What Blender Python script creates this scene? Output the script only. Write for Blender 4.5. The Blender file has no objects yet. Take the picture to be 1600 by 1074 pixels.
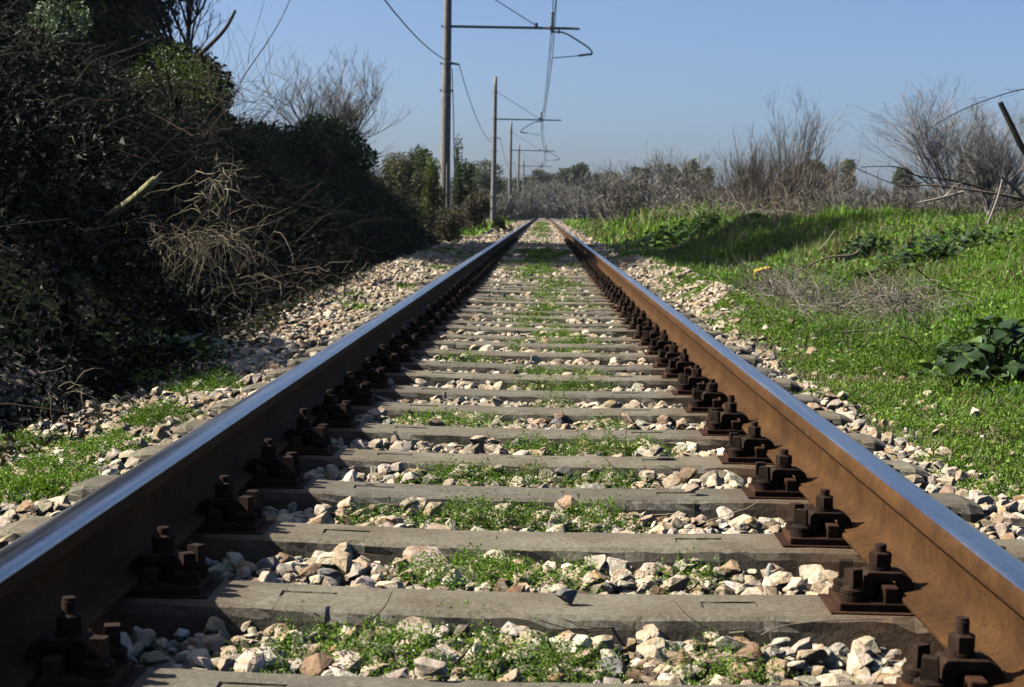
import bpy, bmesh, math
import numpy as np
from mathutils import Matrix, Vector

rng = np.random.default_rng(11)
SC = bpy.context.scene
COL = SC.collection

# ------------------------------------------------------------------ camera, sky, sun, exposure
CAM_H = 0.69                      # height above the sleeper tops (z = 0)
FPX, CX, CY, VX, VY = 2640.0, 800.0, 537.0, 848.0, 333.0
ROLL = math.radians(1.1)
PITCH = math.atan(204.9 / FPX)
YAW = math.atan(44.1 * math.cos(PITCH) / FPX)
cam = bpy.data.cameras.new('camera')
cam.sensor_width = 36.0
cam.lens = FPX * 36.0 / 1600.0
cam.clip_start = 0.05
cam.clip_end = 6000
cam.dof.use_dof = True
cam.dof.focus_distance = 5.0
cam.dof.aperture_fstop = 13.0
camo = bpy.data.objects.new('camera', cam)
COL.objects.link(camo)
camo.matrix_world = (Matrix.Translation((0, 0, CAM_H)) @ Matrix.Rotation(YAW, 4, 'Z')
                     @ Matrix.Rotation(math.pi / 2 - PITCH, 4, 'X') @ Matrix.Rotation(ROLL, 4, 'Z'))
SC.camera = camo

SUN_DIR = Vector((-1.0, 0.04, 0.89)).normalized()       # towards the sun: from the left, square to the track
SUN_EL = math.asin(SUN_DIR.z)
SUN_AZ = math.atan2(SUN_DIR.x, SUN_DIR.y)               # clockwise from +Y
sun = bpy.data.lights.new('sun', 'SUN')
sun.energy = 5.0
sun.angle = math.radians(0.5)
sun.color = (1.0, 0.93, 0.82)
suno = bpy.data.objects.new('sun', sun)
COL.objects.link(suno)
suno.rotation_euler = SUN_DIR.to_track_quat('Z', 'Y').to_euler()

world = bpy.data.worlds.new('World')
SC.world = world
world.use_nodes = True
wn = world.node_tree.nodes
wl = world.node_tree.links
wn.clear()
sky = wn.new('ShaderNodeTexSky')
sky.sky_type = 'NISHITA'
sky.sun_disc = False
sky.sun_elevation = SUN_EL
sky.sun_rotation = SUN_AZ
sky.altitude = 0
sky.air_density = 0.6
sky.dust_density = 2.0
sky.ozone_density = 5.0
bg = wn.new('ShaderNodeBackground')
bg.inputs['Strength'].default_value = 0.068
wo = wn.new('ShaderNodeOutputWorld')
wl.new(sky.outputs[0], bg.inputs[0])
wl.new(bg.outputs[0], wo.inputs[0])
SC.view_settings.view_transform = 'Standard'
SC.view_settings.look = 'None'
SC.view_settings.exposure = 1.3
SC.view_settings.gamma = 1.0
SC.cycles.use_denoising = True
SC.cycles.max_bounces = 6
SC.cycles.diffuse_bounces = 0
SC.cycles.transparent_max_bounces = 8


def at(px, py, Z):
    """A place in the world at distance Z down the line, from where it is seen (used to survey the site once)."""
    dx, dy = px - VX, py - VY
    s, c = math.sin(ROLL), math.cos(ROLL)
    u, v = dx * c + dy * s, -dx * s + dy * c
    return np.array([u * Z / FPX, Z, CAM_H - v * Z / FPX])


# ------------------------------------------------------------------ noise and mesh helpers
def _h(ix, iy, seed):
    n = (ix.astype(np.int64) * 374761393 + iy.astype(np.int64) * 668265263 + seed * 974634777) & 0xFFFFFFFF
    n = ((n ^ (n >> 13)) * 1274126177) & 0xFFFFFFFF
    return ((n ^ (n >> 16)) & 0xFFFF) / 65535.0


def vnoise(x, y, seed=0):
    x = np.asarray(x, float)
    y = np.asarray(y, float)
    ix, iy = np.floor(x), np.floor(y)
    fx, fy = x - ix, y - iy
    fx = fx * fx * (3 - 2 * fx)
    fy = fy * fy * (3 - 2 * fy)
    a, b = _h(ix, iy, seed), _h(ix + 1, iy, seed)
    c, d = _h(ix, iy + 1, seed), _h(ix + 1, iy + 1, seed)
    return (a * (1 - fx) + b * fx) * (1 - fy) + (c * (1 - fx) + d * fx) * fy


def fbm(x, y, seed=0, o=3):
    t, a, w = 0, 0.5, 0
    for k in range(o):
        t = t + a * vnoise(x * 2 ** k, y * 2 ** k, seed + k)
        w += a
        a *= 0.5
    return t / w


def sstep(a, b, x):
    t = np.clip((x - a) / (b - a), 0, 1)
    return t * t * (3 - 2 * t)


def mesh(name, V, F, mat, parent=None, tint=None, smooth=False, mats=None, midx=None):
    """One mesh object from arrays; F is an (n,k) array or a list of such arrays."""
    me = bpy.data.meshes.new(name)
    Fs = F if isinstance(F, list) else [F]
    Fs = [np.asarray(f, np.int32) for f in Fs if len(f)]
    V = np.asarray(V, np.float32)
    me.vertices.add(len(V))
    me.vertices.foreach_set('co', V.ravel())
    loops = np.concatenate([f.ravel() for f in Fs])
    sizes = np.concatenate([np.full(len(f), f.shape[1], np.int32) for f in Fs])
    starts = np.concatenate([[0], np.cumsum(sizes)[:-1]]).astype(np.int32)
    me.loops.add(len(loops))
    me.loops.foreach_set('vertex_index', loops)
    me.polygons.add(len(sizes))
    me.polygons.foreach_set('loop_start', starts)
    me.polygons.foreach_set('use_smooth', np.full(len(sizes), smooth, bool))
    for m in (mats or [mat]):
        me.materials.append(m)
    if midx is not None:
        me.polygons.foreach_set('material_index', np.asarray(midx, np.int32))
    me.update(calc_edges=True)
    if tint is not None:
        a = me.color_attributes.new('tint', 'FLOAT_COLOR', 'POINT')
        c = np.ones((len(V), 4), np.float32)
        c[:, :3] = tint
        a.data.foreach_set('color', c.ravel())
    o = bpy.data.objects.new(name, me)
    COL.objects.link(o)
    if parent is not None:
        o.parent = parent
    return o


def tag(o, label=None, cat=None, group=None, kind=None):
    if label:
        o['label'] = label
    if cat:
        o['category'] = cat
    if group:
        o['group'] = group
    if kind:
        o['kind'] = kind
    return o


def empty(name, loc, label=None, cat=None, group=None):
    o = bpy.data.objects.new(name, None)
    COL.objects.link(o)
    o.location = [float(v) for v in loc]
    o.empty_display_size = 0.1
    return tag(o, label, cat, group)


def merge(parts):
    """[(V, F, tint)] of equal face size -> one."""
    Vs, Fs, Cs, n = [], [], [], 0
    for V, F, C in parts:
        Vs.append(V)
        Fs.append(F + n)
        Cs.append(np.broadcast_to(C, V.shape))
        n += len(V)
    return np.concatenate(Vs), np.concatenate(Fs), np.concatenate(Cs)


def scatter(protos, P, R, S, C):
    out = []
    pick = rng.integers(0, len(protos), len(P))
    for k, (pv, pf) in enumerate(protos):
        m = pick == k
        if not m.any():
            continue
        v = pv[None] * S[m][:, None, :]
        v = np.einsum('nij,nkj->nki', R[m], v) + P[m][:, None, :]
        n, q = v.shape[:2]
        f = (pf[None] + (np.arange(n) * q)[:, None, None]).reshape(-1, pf.shape[1])
        out.append((v.reshape(-1, 3), f, np.repeat(C[m], q, axis=0)))
    return merge(out)


def rand_rot(n, tilt=math.pi):
    a = rng.uniform(0, 2 * math.pi, n)
    b = rng.uniform(-tilt, tilt, n)
    c = rng.uniform(-tilt, tilt, n)
    ca, sa, cb, sb, cc, sc = np.cos(a), np.sin(a), np.cos(b), np.sin(b), np.cos(c), np.sin(c)
    z, o = np.zeros(n), np.ones(n)
    Rz = np.stack([ca, -sa, z, sa, ca, z, z, z, o], 1).reshape(-1, 3, 3)
    Ry = np.stack([cb, z, sb, z, o, z, -sb, z, cb], 1).reshape(-1, 3, 3)
    Rx = np.stack([o, z, z, z, cc, -sc, z, sc, cc], 1).reshape(-1, 3, 3)
    return Rz @ Ry @ Rx


def unit(v):
    return v / np.maximum(np.linalg.norm(v, axis=-1, keepdims=True), 1e-9)


def tubes(P, r, sides=3):
    """P (N,K,3) paths, r (N,K) radii -> quads (and no caps)."""
    N, K = P.shape[:2]
    T = unit(np.gradient(P, axis=1))
    ref = np.where(np.abs(T[..., 2:3]) > 0.9, np.array([1.0, 0, 0]), np.array([0, 0, 1.0]))
    A = unit(np.cross(T, ref))
    B = np.cross(T, A)
    ang = np.arange(sides) * 2 * math.pi / sides
    V = (P[:, :, None] + r[:, :, None, None] * (A[:, :, None] * np.cos(ang)[None, None, :, None] + B[:, :, None] * np.sin(ang)[None, None, :, None]))
    idx = np.arange(N * K * sides).reshape(N, K, sides)
    a = idx[:, :-1]
    b = np.roll(idx, -1, axis=2)[:, :-1]
    c = np.roll(idx, -1, axis=2)[:, 1:]
    d = idx[:, 1:]
    F = np.stack([a, b, c, d], -1).reshape(-1, 4)
    return V.reshape(-1, 3), F


def wander(S, D, L, K=6, wob=0.25, up=0.0, rr=None):
    """curved paths from starts S along D, total lengths L."""
    N = len(S)
    P = np.zeros((N, K, 3))
    P[:, 0] = S
    d = unit(D)
    for k in range(1, K):
        d = unit(d + rng.normal(0, wob, (N, 3)) + np.array([0, 0, up]))
        P[:, k] = P[:, k - 1] + d * (L / (K - 1))[:, None]
    return P


def taper(r0, K, end=0.25):
    return np.asarray(r0)[:, None] * np.linspace(1, end, K)[None]


def leaves(P, size, col, flat=0.0, aspect=0.55, up=None):
    """rhombic leaves folded along the midrib; flat 0..1 pulls the blades level."""
    n = len(P)
    size = np.broadcast_to(size, (n,))
    D = unit(rng.normal(0, 1, (n, 3)) * np.array([1, 1, 1 - flat]) + (0 if up is None else up))
    N_ = unit(rng.normal(0, 1, (n, 3)) + np.array([0, 0, 2.5 * flat]))
    S = unit(np.cross(D, N_))
    N_ = np.cross(S, D)
    s = size[:, None]
    b = P
    tip = P + D * s - N_ * s * 0.15
    mid = P + D * s * 0.45
    l = mid + S * s * aspect * 0.5 + N_ * s * 0.12
    r = mid - S * s * aspect * 0.5 + N_ * s * 0.12
    V = np.stack([b, r, tip, l], 1).reshape(-1, 3)
    i = np.arange(n) * 4
    F = np.concatenate([np.stack([i, i + 1, i + 2], 1), np.stack([i, i + 2, i + 3], 1)])
    return V, F, np.repeat(np.broadcast_to(col, (n, 3)), 4, axis=0)


def pick_cols(n, cols, w, jit=0.18):
    cols = np.array(cols)
    w = np.array(w, float)
    c = cols[rng.choice(len(cols), n, p=w / w.sum())]
    return np.clip(0.80 * c * np.exp(rng.normal(0, jit, (n, 1))) * np.exp(rng.normal(0, 0.028, (n, 3))), 0.004, 0.9)


# ------------------------------------------------------------------ materials
def mat_new(name):
    m = bpy.data.materials.new(name)
    m.use_nodes = True
    nt = m.node_tree
    b = nt.nodes['Principled BSDF']
    return m, nt, b


def N(nt, t, **kw):
    n = nt.nodes.new(t)
    for k, v in kw.items():
        if k in n.inputs:
            n.inputs[k].default_value = v
        else:
            setattr(n, k, v)
    return n


def noise(nt, scale, detail=5, rough=0.6, coord='Object', vec=None, dist=0.0):
    n = N(nt, 'ShaderNodeTexNoise', Scale=scale, Detail=detail, Roughness=rough, Distortion=dist)
    if vec is None:
        tc = N(nt, 'ShaderNodeTexCoord')
        nt.links.new(tc.outputs[coord], n.inputs['Vector'])
    else:
        nt.links.new(vec, n.inputs['Vector'])
    return n


def ramp(nt, src, stops):
    r = N(nt, 'ShaderNodeValToRGB')
    e = r.color_ramp.elements
    while len(e) < len(stops):
        e.new(0.5)
    for k, (p, c) in enumerate(stops):
        e[k].position = p
        e[k].color = (*c, 1) if len(c) == 3 else c
    nt.links.new(src, r.inputs[0])
    return r


def mixc(nt, fac, a, b, mode='MIX'):
    m = N(nt, 'ShaderNodeMix', data_type='RGBA', blend_type=mode)
    for sock, v in ((m.inputs[0], fac), (m.inputs[6], a), (m.inputs[7], b)):
        if hasattr(v, 'links') or isinstance(v, bpy.types.NodeSocket):
            nt.links.new(v, sock)
        else:
            sock.default_value = v if isinstance(v, (int, float)) else (*v, 1)
    return m.outputs[2]


def bump(nt, b, src, strength, dist=0.01):
    n = N(nt, 'ShaderNodeBump', Strength=strength, Distance=dist)
    nt.links.new(src, n.inputs['Height'])
    nt.links.new(n.outputs[0], b.inputs['Normal'])
    return n


def m_stone():
    m, nt, b = mat_new('limestone_ballast')
    at_ = N(nt, 'ShaderNodeAttribute', attribute_name='tint')
    n = noise(nt, 60, 6, 0.65)
    r = ramp(nt, n.outputs[0], [(0.3, (0.62, 0.58, 0.54)), (0.62, (1.12, 1.1, 1.08))])
    c = mixc(nt, 1.0, at_.outputs[0], r.outputs[0], 'MULTIPLY')
    n2 = noise(nt, 22, 3, 0.5)
    r2 = ramp(nt, n2.outputs[0], [(0.52, (0, 0, 0)), (0.72, (1, 1, 1))])
    c = mixc(nt, r2.outputs[0], c, mixc(nt, 1.0, c, (0.72, 0.55, 0.38), 'MULTIPLY'))
    nt.links.new(c, b.inputs['Base Color'])
    b.inputs['Roughness'].default_value = 0.9
    b.inputs['Specular IOR Level'].default_value = 0.25
    bump(nt, b, n.outputs[0], 0.9, 0.008)
    return m


def m_leaf(name='leaf_surface', trans=0.25, rough=0.55, spec=0.3):
    m, nt, b = mat_new(name)
    a = N(nt, 'ShaderNodeAttribute', attribute_name='tint')
    b.inputs['Roughness'].default_value = rough
    b.inputs['Specular IOR Level'].default_value = spec
    nt.links.new(a.outputs[0], b.inputs['Base Color'])
    if trans > 0:
        t = N(nt, 'ShaderNodeBsdfTranslucent')
        c = mixc(nt, 1.0, a.outputs[0], (1.1, 1.25, 0.45), 'MULTIPLY')
        nt.links.new(c, t.inputs[0])
        mx = N(nt, 'ShaderNodeMixShader')
        mx.inputs[0].default_value = trans
        nt.links.new(b.outputs[0], mx.inputs[1])
        nt.links.new(t.outputs[0], mx.inputs[2])
        nt.links.new(mx.outputs[0], nt.nodes['Material Output'].inputs[0])
    return m


def m_bark(name, c1, c2, scale=30):
    m, nt, b = mat_new(name)
    n = noise(nt, scale, 5, 0.7)
    r = ramp(nt, n.outputs[0], [(0.35, c1), (0.65, c2)])
    nt.links.new(r.outputs[0], b.inputs['Base Color'])
    b.inputs['Roughness'].default_value = 0.9
    b.inputs['Specular IOR Level'].default_value = 0.15
    bump(nt, b, n.outputs[0], 0.4, 0.01)
    return m


def m_concrete():
    m, nt, b = mat_new('weathered_concrete')
    oi = N(nt, 'ShaderNodeObjectInfo')
    tc = N(nt, 'ShaderNodeTexCoord')
    ad = N(nt, 'ShaderNodeVectorMath', operation='ADD')
    sc = N(nt, 'ShaderNodeVectorMath', operation='SCALE')
    cb = N(nt, 'ShaderNodeCombineXYZ')
    for k in range(3):
        nt.links.new(oi.outputs['Random'], cb.inputs[k])
    nt.links.new(cb.outputs[0], sc.inputs[0])
    sc.inputs['Scale'].default_value = 37.0
    nt.links.new(tc.outputs['Object'], ad.inputs[0])
    nt.links.new(sc.outputs[0], ad.inputs[1])
    v = ad.outputs[0]
    n1 = noise(nt, 5, 5, 0.6, vec=v)
    n2 = noise(nt, 90, 4, 0.7, vec=v)
    n3 = noise(nt, 240, 2, 0.5, vec=v)
    r1 = ramp(nt, n1.outputs[0], [(0.3, (0.076, 0.062, 0.041)), (0.5, (0.112, 0.099, 0.070)), (0.7, (0.144, 0.131, 0.098))])
    r2 = ramp(nt, n2.outputs[0], [(0.3, (0.58, 0.56, 0.54)), (0.6, (1.15, 1.15, 1.15))])
    c = mixc(nt, 1.0, r1.outputs[0], r2.outputs[0], 'MULTIPLY')
    ro = ramp(nt, oi.outputs['Random'], [(0.0, (0.82, 0.83, 0.86)), (0.5, (1.0, 0.99, 0.97)), (1.0, (1.17, 1.14, 1.08))])
    c = mixc(nt, 1.0, c, ro.outputs[0], 'MULTIPLY')
    # oily stains
    n5 = noise(nt, 2.6, 4, 0.7, vec=v)
    r5 = ramp(nt, n5.outputs[0], [(0.56, (0, 0, 0)), (0.70, (0.7, 0.7, 0.7))])
    c = mixc(nt, r5.outputs[0], c, (0.055, 0.047, 0.036))
    # pale aggregate flecks
    r3 = ramp(nt, n3.outputs[0], [(0.66, (0, 0, 0)), (0.72, (1, 1, 1))])
    c = mixc(nt, r3.outputs[0], c, (0.24, 0.23, 0.20))
    # moss and dirt growing on the upright sides
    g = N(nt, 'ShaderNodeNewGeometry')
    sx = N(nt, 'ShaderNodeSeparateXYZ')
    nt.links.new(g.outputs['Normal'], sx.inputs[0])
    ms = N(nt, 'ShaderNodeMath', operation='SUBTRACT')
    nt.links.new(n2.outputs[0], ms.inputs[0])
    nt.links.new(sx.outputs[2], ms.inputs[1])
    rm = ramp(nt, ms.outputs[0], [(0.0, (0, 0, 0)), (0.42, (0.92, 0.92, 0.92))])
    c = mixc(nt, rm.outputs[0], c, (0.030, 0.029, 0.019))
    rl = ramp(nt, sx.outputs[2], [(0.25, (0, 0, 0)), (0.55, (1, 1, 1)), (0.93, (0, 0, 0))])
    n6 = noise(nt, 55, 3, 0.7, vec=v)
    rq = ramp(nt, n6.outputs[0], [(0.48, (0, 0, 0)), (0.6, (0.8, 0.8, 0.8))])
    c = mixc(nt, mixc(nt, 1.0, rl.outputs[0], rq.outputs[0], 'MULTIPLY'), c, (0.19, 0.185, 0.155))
    # rust wash beside the rail seats
    so = N(nt, 'ShaderNodeSeparateXYZ')
    nt.links.new(tc.outputs['Object'], so.inputs[0])
    ab = N(nt, 'ShaderNodeMath', operation='ABSOLUTE')
    nt.links.new(so.outputs[0], ab.inputs[0])
    sb = N(nt, 'ShaderNodeMath', operation='SUBTRACT')
    nt.links.new(ab.outputs[0], sb.inputs[0])
    sb.inputs[1].default_value = 0.76
    a2 = N(nt, 'ShaderNodeMath', operation='ABSOLUTE')
    nt.links.new(sb.outputs[0], a2.inputs[0])
    rr = ramp(nt, a2.outputs[0], [(0.13, (0.85, 0.85, 0.85)), (0.30, (0, 0, 0))])
    rn = ramp(nt, n1.outputs[0], [(0.3, (0.4, 0.4, 0.4)), (0.6, (1, 1, 1))])
    fac = mixc(nt, 1.0, rr.outputs[0], rn.outputs[0], 'MULTIPLY')
    c = mixc(nt, fac, c, (0.085, 0.042, 0.020))
    nt.links.new(c, b.inputs['Base Color'])
    b.inputs['Roughness'].default_value = 0.88
    b.inputs['Specular IOR Level'].default_value = 0.3
    bump(nt, b, n2.outputs[0], 0.5, 0.004)
    return m


def m_rust(name, dark, light, scale=8, patchy=True):
    m, nt, b = mat_new(name)
    n1 = noise(nt, scale, 6, 0.65)
    n2 = noise(nt, 160, 4, 0.7)
    r1 = ramp(nt, n1.outputs[0], [(0.3, dark), (0.7, light)])
    r2 = ramp(nt, n2.outputs[0], [(0.3, (0.6, 0.58, 0.55)), (0.65, (1.15, 1.12, 1.1))])
    c = mixc(nt, 1.0, r1.outputs[0], r2.outputs[0], 'MULTIPLY')
    if patchy:
        # upright runs of darker grease and wet rust down the web
        tc = N(nt, 'ShaderNodeTexCoord')
        mp = N(nt, 'ShaderNodeMapping')
        mp.inputs['Scale'].default_value = (0.5, 5, 0.6)
        nt.links.new(tc.outputs['Object'], mp.inputs[0])
        n3 = noise(nt, 1.0, 3, 0.6, vec=mp.outputs[0])
        r3 = ramp(nt, n3.outputs[0], [(0.5, (0, 0, 0)), (0.8, (0.7, 0.7, 0.7))])
        c = mixc(nt, r3.outputs[0], c, mixc(nt, 1.0, c, (0.42, 0.42, 0.46), 'MULTIPLY'))
    n4 = noise(nt, 34, 5, 0.75)
    r4 = ramp(nt, n4.outputs[0], [(0.42, (0.55, 0.52, 0.5)), (0.56, (1.0, 1.0, 1.0)), (0.7, (1.25, 1.2, 1.1))])
    c = mixc(nt, 0.5, c, mixc(nt, 1.0, c, r4.outputs[0], 'MULTIPLY'))
    oi = N(nt, 'ShaderNodeObjectInfo')
    ro = ramp(nt, oi.outputs['Random'], [(0.0, (0.72, 0.7, 0.68)), (1.0, (1.3, 1.25, 1.2))])
    if not patchy:
        c = mixc(nt, 1.0, c, ro.outputs[0], 'MULTIPLY')
    nt.links.new(c, b.inputs['Base Color'])
    b.inputs['Roughness'].default_value = 0.85
    b.inputs['Specular IOR Level'].default_value = 0.12
    bump(nt, b, n2.outputs[0], 0.35, 0.002)
    return m


def m_steel():
    m, nt, b = mat_new('worn_rail_steel')
    tc = N(nt, 'ShaderNodeTexCoord')
    mp = N(nt, 'ShaderNodeMapping')
    mp.inputs['Scale'].default_value = (60, 1.2, 60)
    nt.links.new(tc.outputs['Object'], mp.inputs[0])
    n = noise(nt, 1.0, 4, 0.6, vec=mp.outputs[0])
    n2 = noise(nt, 45, 4, 0.7)
    r = ramp(nt, n.outputs[0], [(0.3, (0.40, 0.41, 0.43)), (0.7, (0.62, 0.63, 0.65))])
    c = mixc(nt, 0.5, r.outputs[0], mixc(nt, 1.0, r.outputs[0], n2.outputs[0], 'MULTIPLY'))
    b.inputs['Metallic'].default_value = 1.0
    rr = ramp(nt, n.outputs[0], [(0.3, (0.2, 0.2, 0.2)), (0.7, (0.34, 0.34, 0.34))])
    nt.links.new(c, b.inputs['Base Color'])
    nt.links.new(rr.outputs[0], b.inputs['Roughness'])
    return m


def m_plain(name, col, rough=0.6, metal=0.0, var=0.25, scale=20):
    m, nt, b = mat_new(name)
    n = noise(nt, scale, 4, 0.6)
    lo = tuple(v * (1 - var) for v in col)
    hi = tuple(v * (1 + var) for v in col)
    r = ramp(nt, n.outputs[0], [(0.3, lo), (0.7, hi)])
    nt.links.new(r.outputs[0], b.inputs['Base Color'])
    b.inputs['Roughness'].default_value = rough
    b.inputs['Metallic'].default_value = metal
    bump(nt, b, n.outputs[0], 0.2, 0.005)
    return m


def m_ground():
    """soil, with the green of short turf in patches"""
    m, nt, b = mat_new('soil_and_turf')
    n1 = noise(nt, 0.9, 6, 0.65)
    n2 = noise(nt, 18, 6, 0.7)
    c1 = ramp(nt, n2.outputs[0], [(0.3, (0.035, 0.028, 0.018)), (0.7, (0.10, 0.08, 0.05))])
    c2 = ramp(nt, n2.outputs[0], [(0.3, (0.03, 0.055, 0.012)), (0.7, (0.06, 0.095, 0.02))])
    f = ramp(nt, n1.outputs[0], [(0.42, (0, 0, 0)), (0.58, (1, 1, 1))])
    c = mixc(nt, f.outputs[0], c1.outputs[0], c2.outputs[0])
    nt.links.new(c, b.inputs['Base Color'])
    b.inputs['Roughness'].default_value = 0.95
    b.inputs['Specular IOR Level'].default_value = 0.1
    bump(nt, b, n2.outputs[0], 0.8, 0.03)
    return m


def m_bed():
    m, nt, b = mat_new('fine_ballast_bed')
    tc = N(nt, 'ShaderNodeTexCoord')
    v = N(nt, 'ShaderNodeTexVoronoi', Scale=26.0)
    nt.links.new(tc.outputs['Object'], v.inputs['Vector'])
    r = ramp(nt, v.outputs['Color'], [(0.2, (0.08, 0.068, 0.05)), (0.5, (0.15, 0.128, 0.095)), (0.9, (0.23, 0.20, 0.15))])
    n = noise(nt, 3, 4, 0.6)
    r2 = ramp(nt, n.outputs[0], [(0.35, (0.6, 0.58, 0.52)), (0.65, (1, 1, 1))])
    c = mixc(nt, 1.0, r.outputs[0], r2.outputs[0], 'MULTIPLY')
    nt.links.new(c, b.inputs['Base Color'])
    b.inputs['Roughness'].default_value = 0.95
    inv = N(nt, 'ShaderNodeMath', operation='SUBTRACT')
    inv.inputs[0].default_value = 1.0
    nt.links.new(v.outputs['Distance'], inv.inputs[1])
    bump(nt, b, inv.outputs[0], 1.0, 0.03)
    return m


STONE, CONC, STEEL = m_stone(), m_concrete(), m_steel()
RUST = m_rust('rusty_rail_side', (0.040, 0.0185, 0.0060), (0.082, 0.040, 0.0120), 3)
IRON = m_rust('dark_rusty_iron', (0.011, 0.0075, 0.0055), (0.034, 0.020, 0.012), 30, False)
PLATE = m_rust('rust_stained_plate', (0.022, 0.012, 0.008), (0.062, 0.029, 0.015), 14, False)
LEAF = m_leaf('leaf_surface', 0.25, 0.55, 0.3)
GLOSSY = m_leaf('glossy_leaf_surface', 0.12, 0.5, 0.25)
HEDGEM = m_leaf('matt_hedge_leaf', 0.06, 0.6, 0.12)
GRASSM = m_leaf('grass_blade', 0.32, 0.6, 0.25)
TWIG = m_leaf('dry_twig', 0.0, 0.85, 0.15)
GREYBARK = m_bark('grey_brown_bark', (0.08, 0.065, 0.05), (0.17, 0.14, 0.11))
DARKBARK = m_bark('dark_bark', (0.025, 0.02, 0.015), (0.06, 0.048, 0.036))
PALEBARK = m_bark('pale_bark', (0.16, 0.14, 0.12), (0.29, 0.26, 0.22))
POLEM = m_plain('grey_pole', (0.135, 0.128, 0.112), 0.85, 0, 0.35, 7)
STEELDK = m_plain('grey_painted_steel', (0.11, 0.12, 0.125), 0.55, 0.2, 0.25)
WIREM = m_plain('overhead_wire_metal', (0.07, 0.085, 0.09), 0.5, 0.3)
CERAM = m_plain('brown_green_insulator', (0.07, 0.09, 0.08), 0.3)
GROUND, BED = m_ground(), m_bed()

# ------------------------------------------------------------------ the lie of the land
GX = -0.03                        # track centre line
XL, XR = -0.782, 0.723            # rail centre lines
RAIL_TOP, FOOT = 0.170, 0.018


def foot_t(Y):
    """distance from the track centre to the foot of the left hedge bank"""
    return np.interp(Y, [0, 4, 8, 11, 14, 22, 40, 80, 300], [1.72, 1.75, 1.8, 1.88, 1.98, 2.25, 2.6, 3.0, 4.0])


def land(X, Y):
    X = np.asarray(X, float)
    Y = np.asarray(Y, float)
    t = np.abs(X)
    lf = X < 0
    z = np.full(np.broadcast(X, Y).shape, -0.075)
    far = sstep(14, 30, Y)
    z = z + 0.045 * far * np.ones_like(t)
    # left: shoulder, then the hedge bank, built up to block light behind the leaves
    tf = foot_t(Y)
    left = -0.05 * sstep(1.2, 1.8, t) + 0.56 * np.clip(t - tf - 0.15, 0, 3.0) * (1 - 0.75 * sstep(60, 120, Y)) 
    left = left + 0.10 * np.exp(-((t - 1.75) / 0.3) ** 2) * sstep(8, 12, Y) * (1 - sstep(26, 34, Y)) * (0.6 + 0.8 * vnoise(Y * 0.5, 0 * Y, 5))
    # right: ridge of heaped ballast, then the grassy bank
    rt = X - 0.25 * (fbm(X * 0.6, Y * 0.5, 8) - 0.5)
    q = sstep(11, 21, Y)
    w0 = np.interp(Y, [0, 11, 20, 25, 32, 60], [1.45, 1.45, 2.1, 2.1, 1.8, 1.7])
    w1 = np.interp(Y, [0, 11, 20, 25, 32, 60], [4.7, 4.7, 5.3, 5.2, 3.9, 3.9])
    tt = np.clip((rt - w0) / (w1 - w0), 0, 1)
    right = 0.78 * tt * tt * (3 - 2 * tt) * (1 - 0.30 * sstep(22, 36, Y)) * (1 - 0.45 * sstep(45, 90, Y))
    right = right + 0.15 * np.exp(-((t - 1.42) / 0.2) ** 2) * sstep(9, 13, Y) * (1 - sstep(24, 30, Y)) * (0.6 + 0.8 * vnoise(Y * 0.6, 0 * Y, 6))
    right = right - 0.03 * sstep(1.15, 1.4, t) * (1 - sstep(9, 12, Y))
    out = z + np.where(lf, left, right)
    out = out + (0.05 * (fbm(X * 1.3, Y * 1.3, 3) - 0.5) + 0.22 * (fbm(X * 0.9 + 5, Y * 0.55, 7) - 0.5) * sstep(1.9, 2.8, X)) * sstep(1.3, 2.2, t)
    return out


def grid_sheet(name, xs, ys, zf, mat, smooth=True):
    X, Y = np.meshgrid(xs, ys)
    Z = zf(X, Y)
    V = np.stack([X, Y, Z], -1).reshape(-1, 3)
    nx, ny = len(xs), len(ys)
    i = np.arange(nx * ny).reshape(ny, nx)
    F = np.stack([i[:-1, :-1], i[:-1, 1:], i[1:, 1:], i[1:, :-1]], -1).reshape(-1, 4)
    return mesh(name, V, F, mat, smooth=smooth)


xs = np.unique(np.concatenate([-np.geomspace(9, 900, 22)[::-1], np.arange(-9, 9.01, 0.14), np.geomspace(9, 900, 22)]).round(3))
ys = np.unique(np.concatenate([[-60, -20, -8, -3], np.arange(0, 12, 0.16), np.arange(12, 50, 0.4), np.arange(50, 130, 2.5), np.geomspace(130, 2500, 26)]).round(3))
tag(grid_sheet('ground', xs, ys, lambda X, Y: land(X, Y) - 0.012, GROUND), kind='structure')


def bed_z(X, Y):
    e = sstep(1.9, 2.5, -X - 0.25 * vnoise(Y * 1.2, 0 * Y, 9)) + sstep(1.5, 1.9, X - 0.35 * vnoise(Y * 1.1, 0 * Y, 19))
    return land(X, Y) + 0.004 - 0.08 * e


bx_ = np.arange(-2.8, 2.3, 0.06)
by_ = np.unique(np.concatenate([np.arange(0.5, 12, 0.08), np.arange(12, 50, 0.3), np.arange(50, 320, 2.0)]).round(3))
tag(grid_sheet('track_bed', bx_, by_, bed_z, BED), kind='structure')


def spot(px, py, zmin=3.0, zmax=140.0):
    """where the line of sight through an image point meets the land"""
    Zs = np.geomspace(zmin, zmax, 900)
    a_ = at(px, py, 1.0)
    h_ = CAM_H + (a_[2] - CAM_H) * Zs - land(a_[0] * Zs, Zs)
    k_ = np.argmax(h_ < 0) if (h_ < 0).any() else len(Zs) - 1
    Z_ = float(Zs[k_])
    return np.array([a_[0] * Z_, Z_, float(land(a_[0] * Z_, Z_))])


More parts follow.
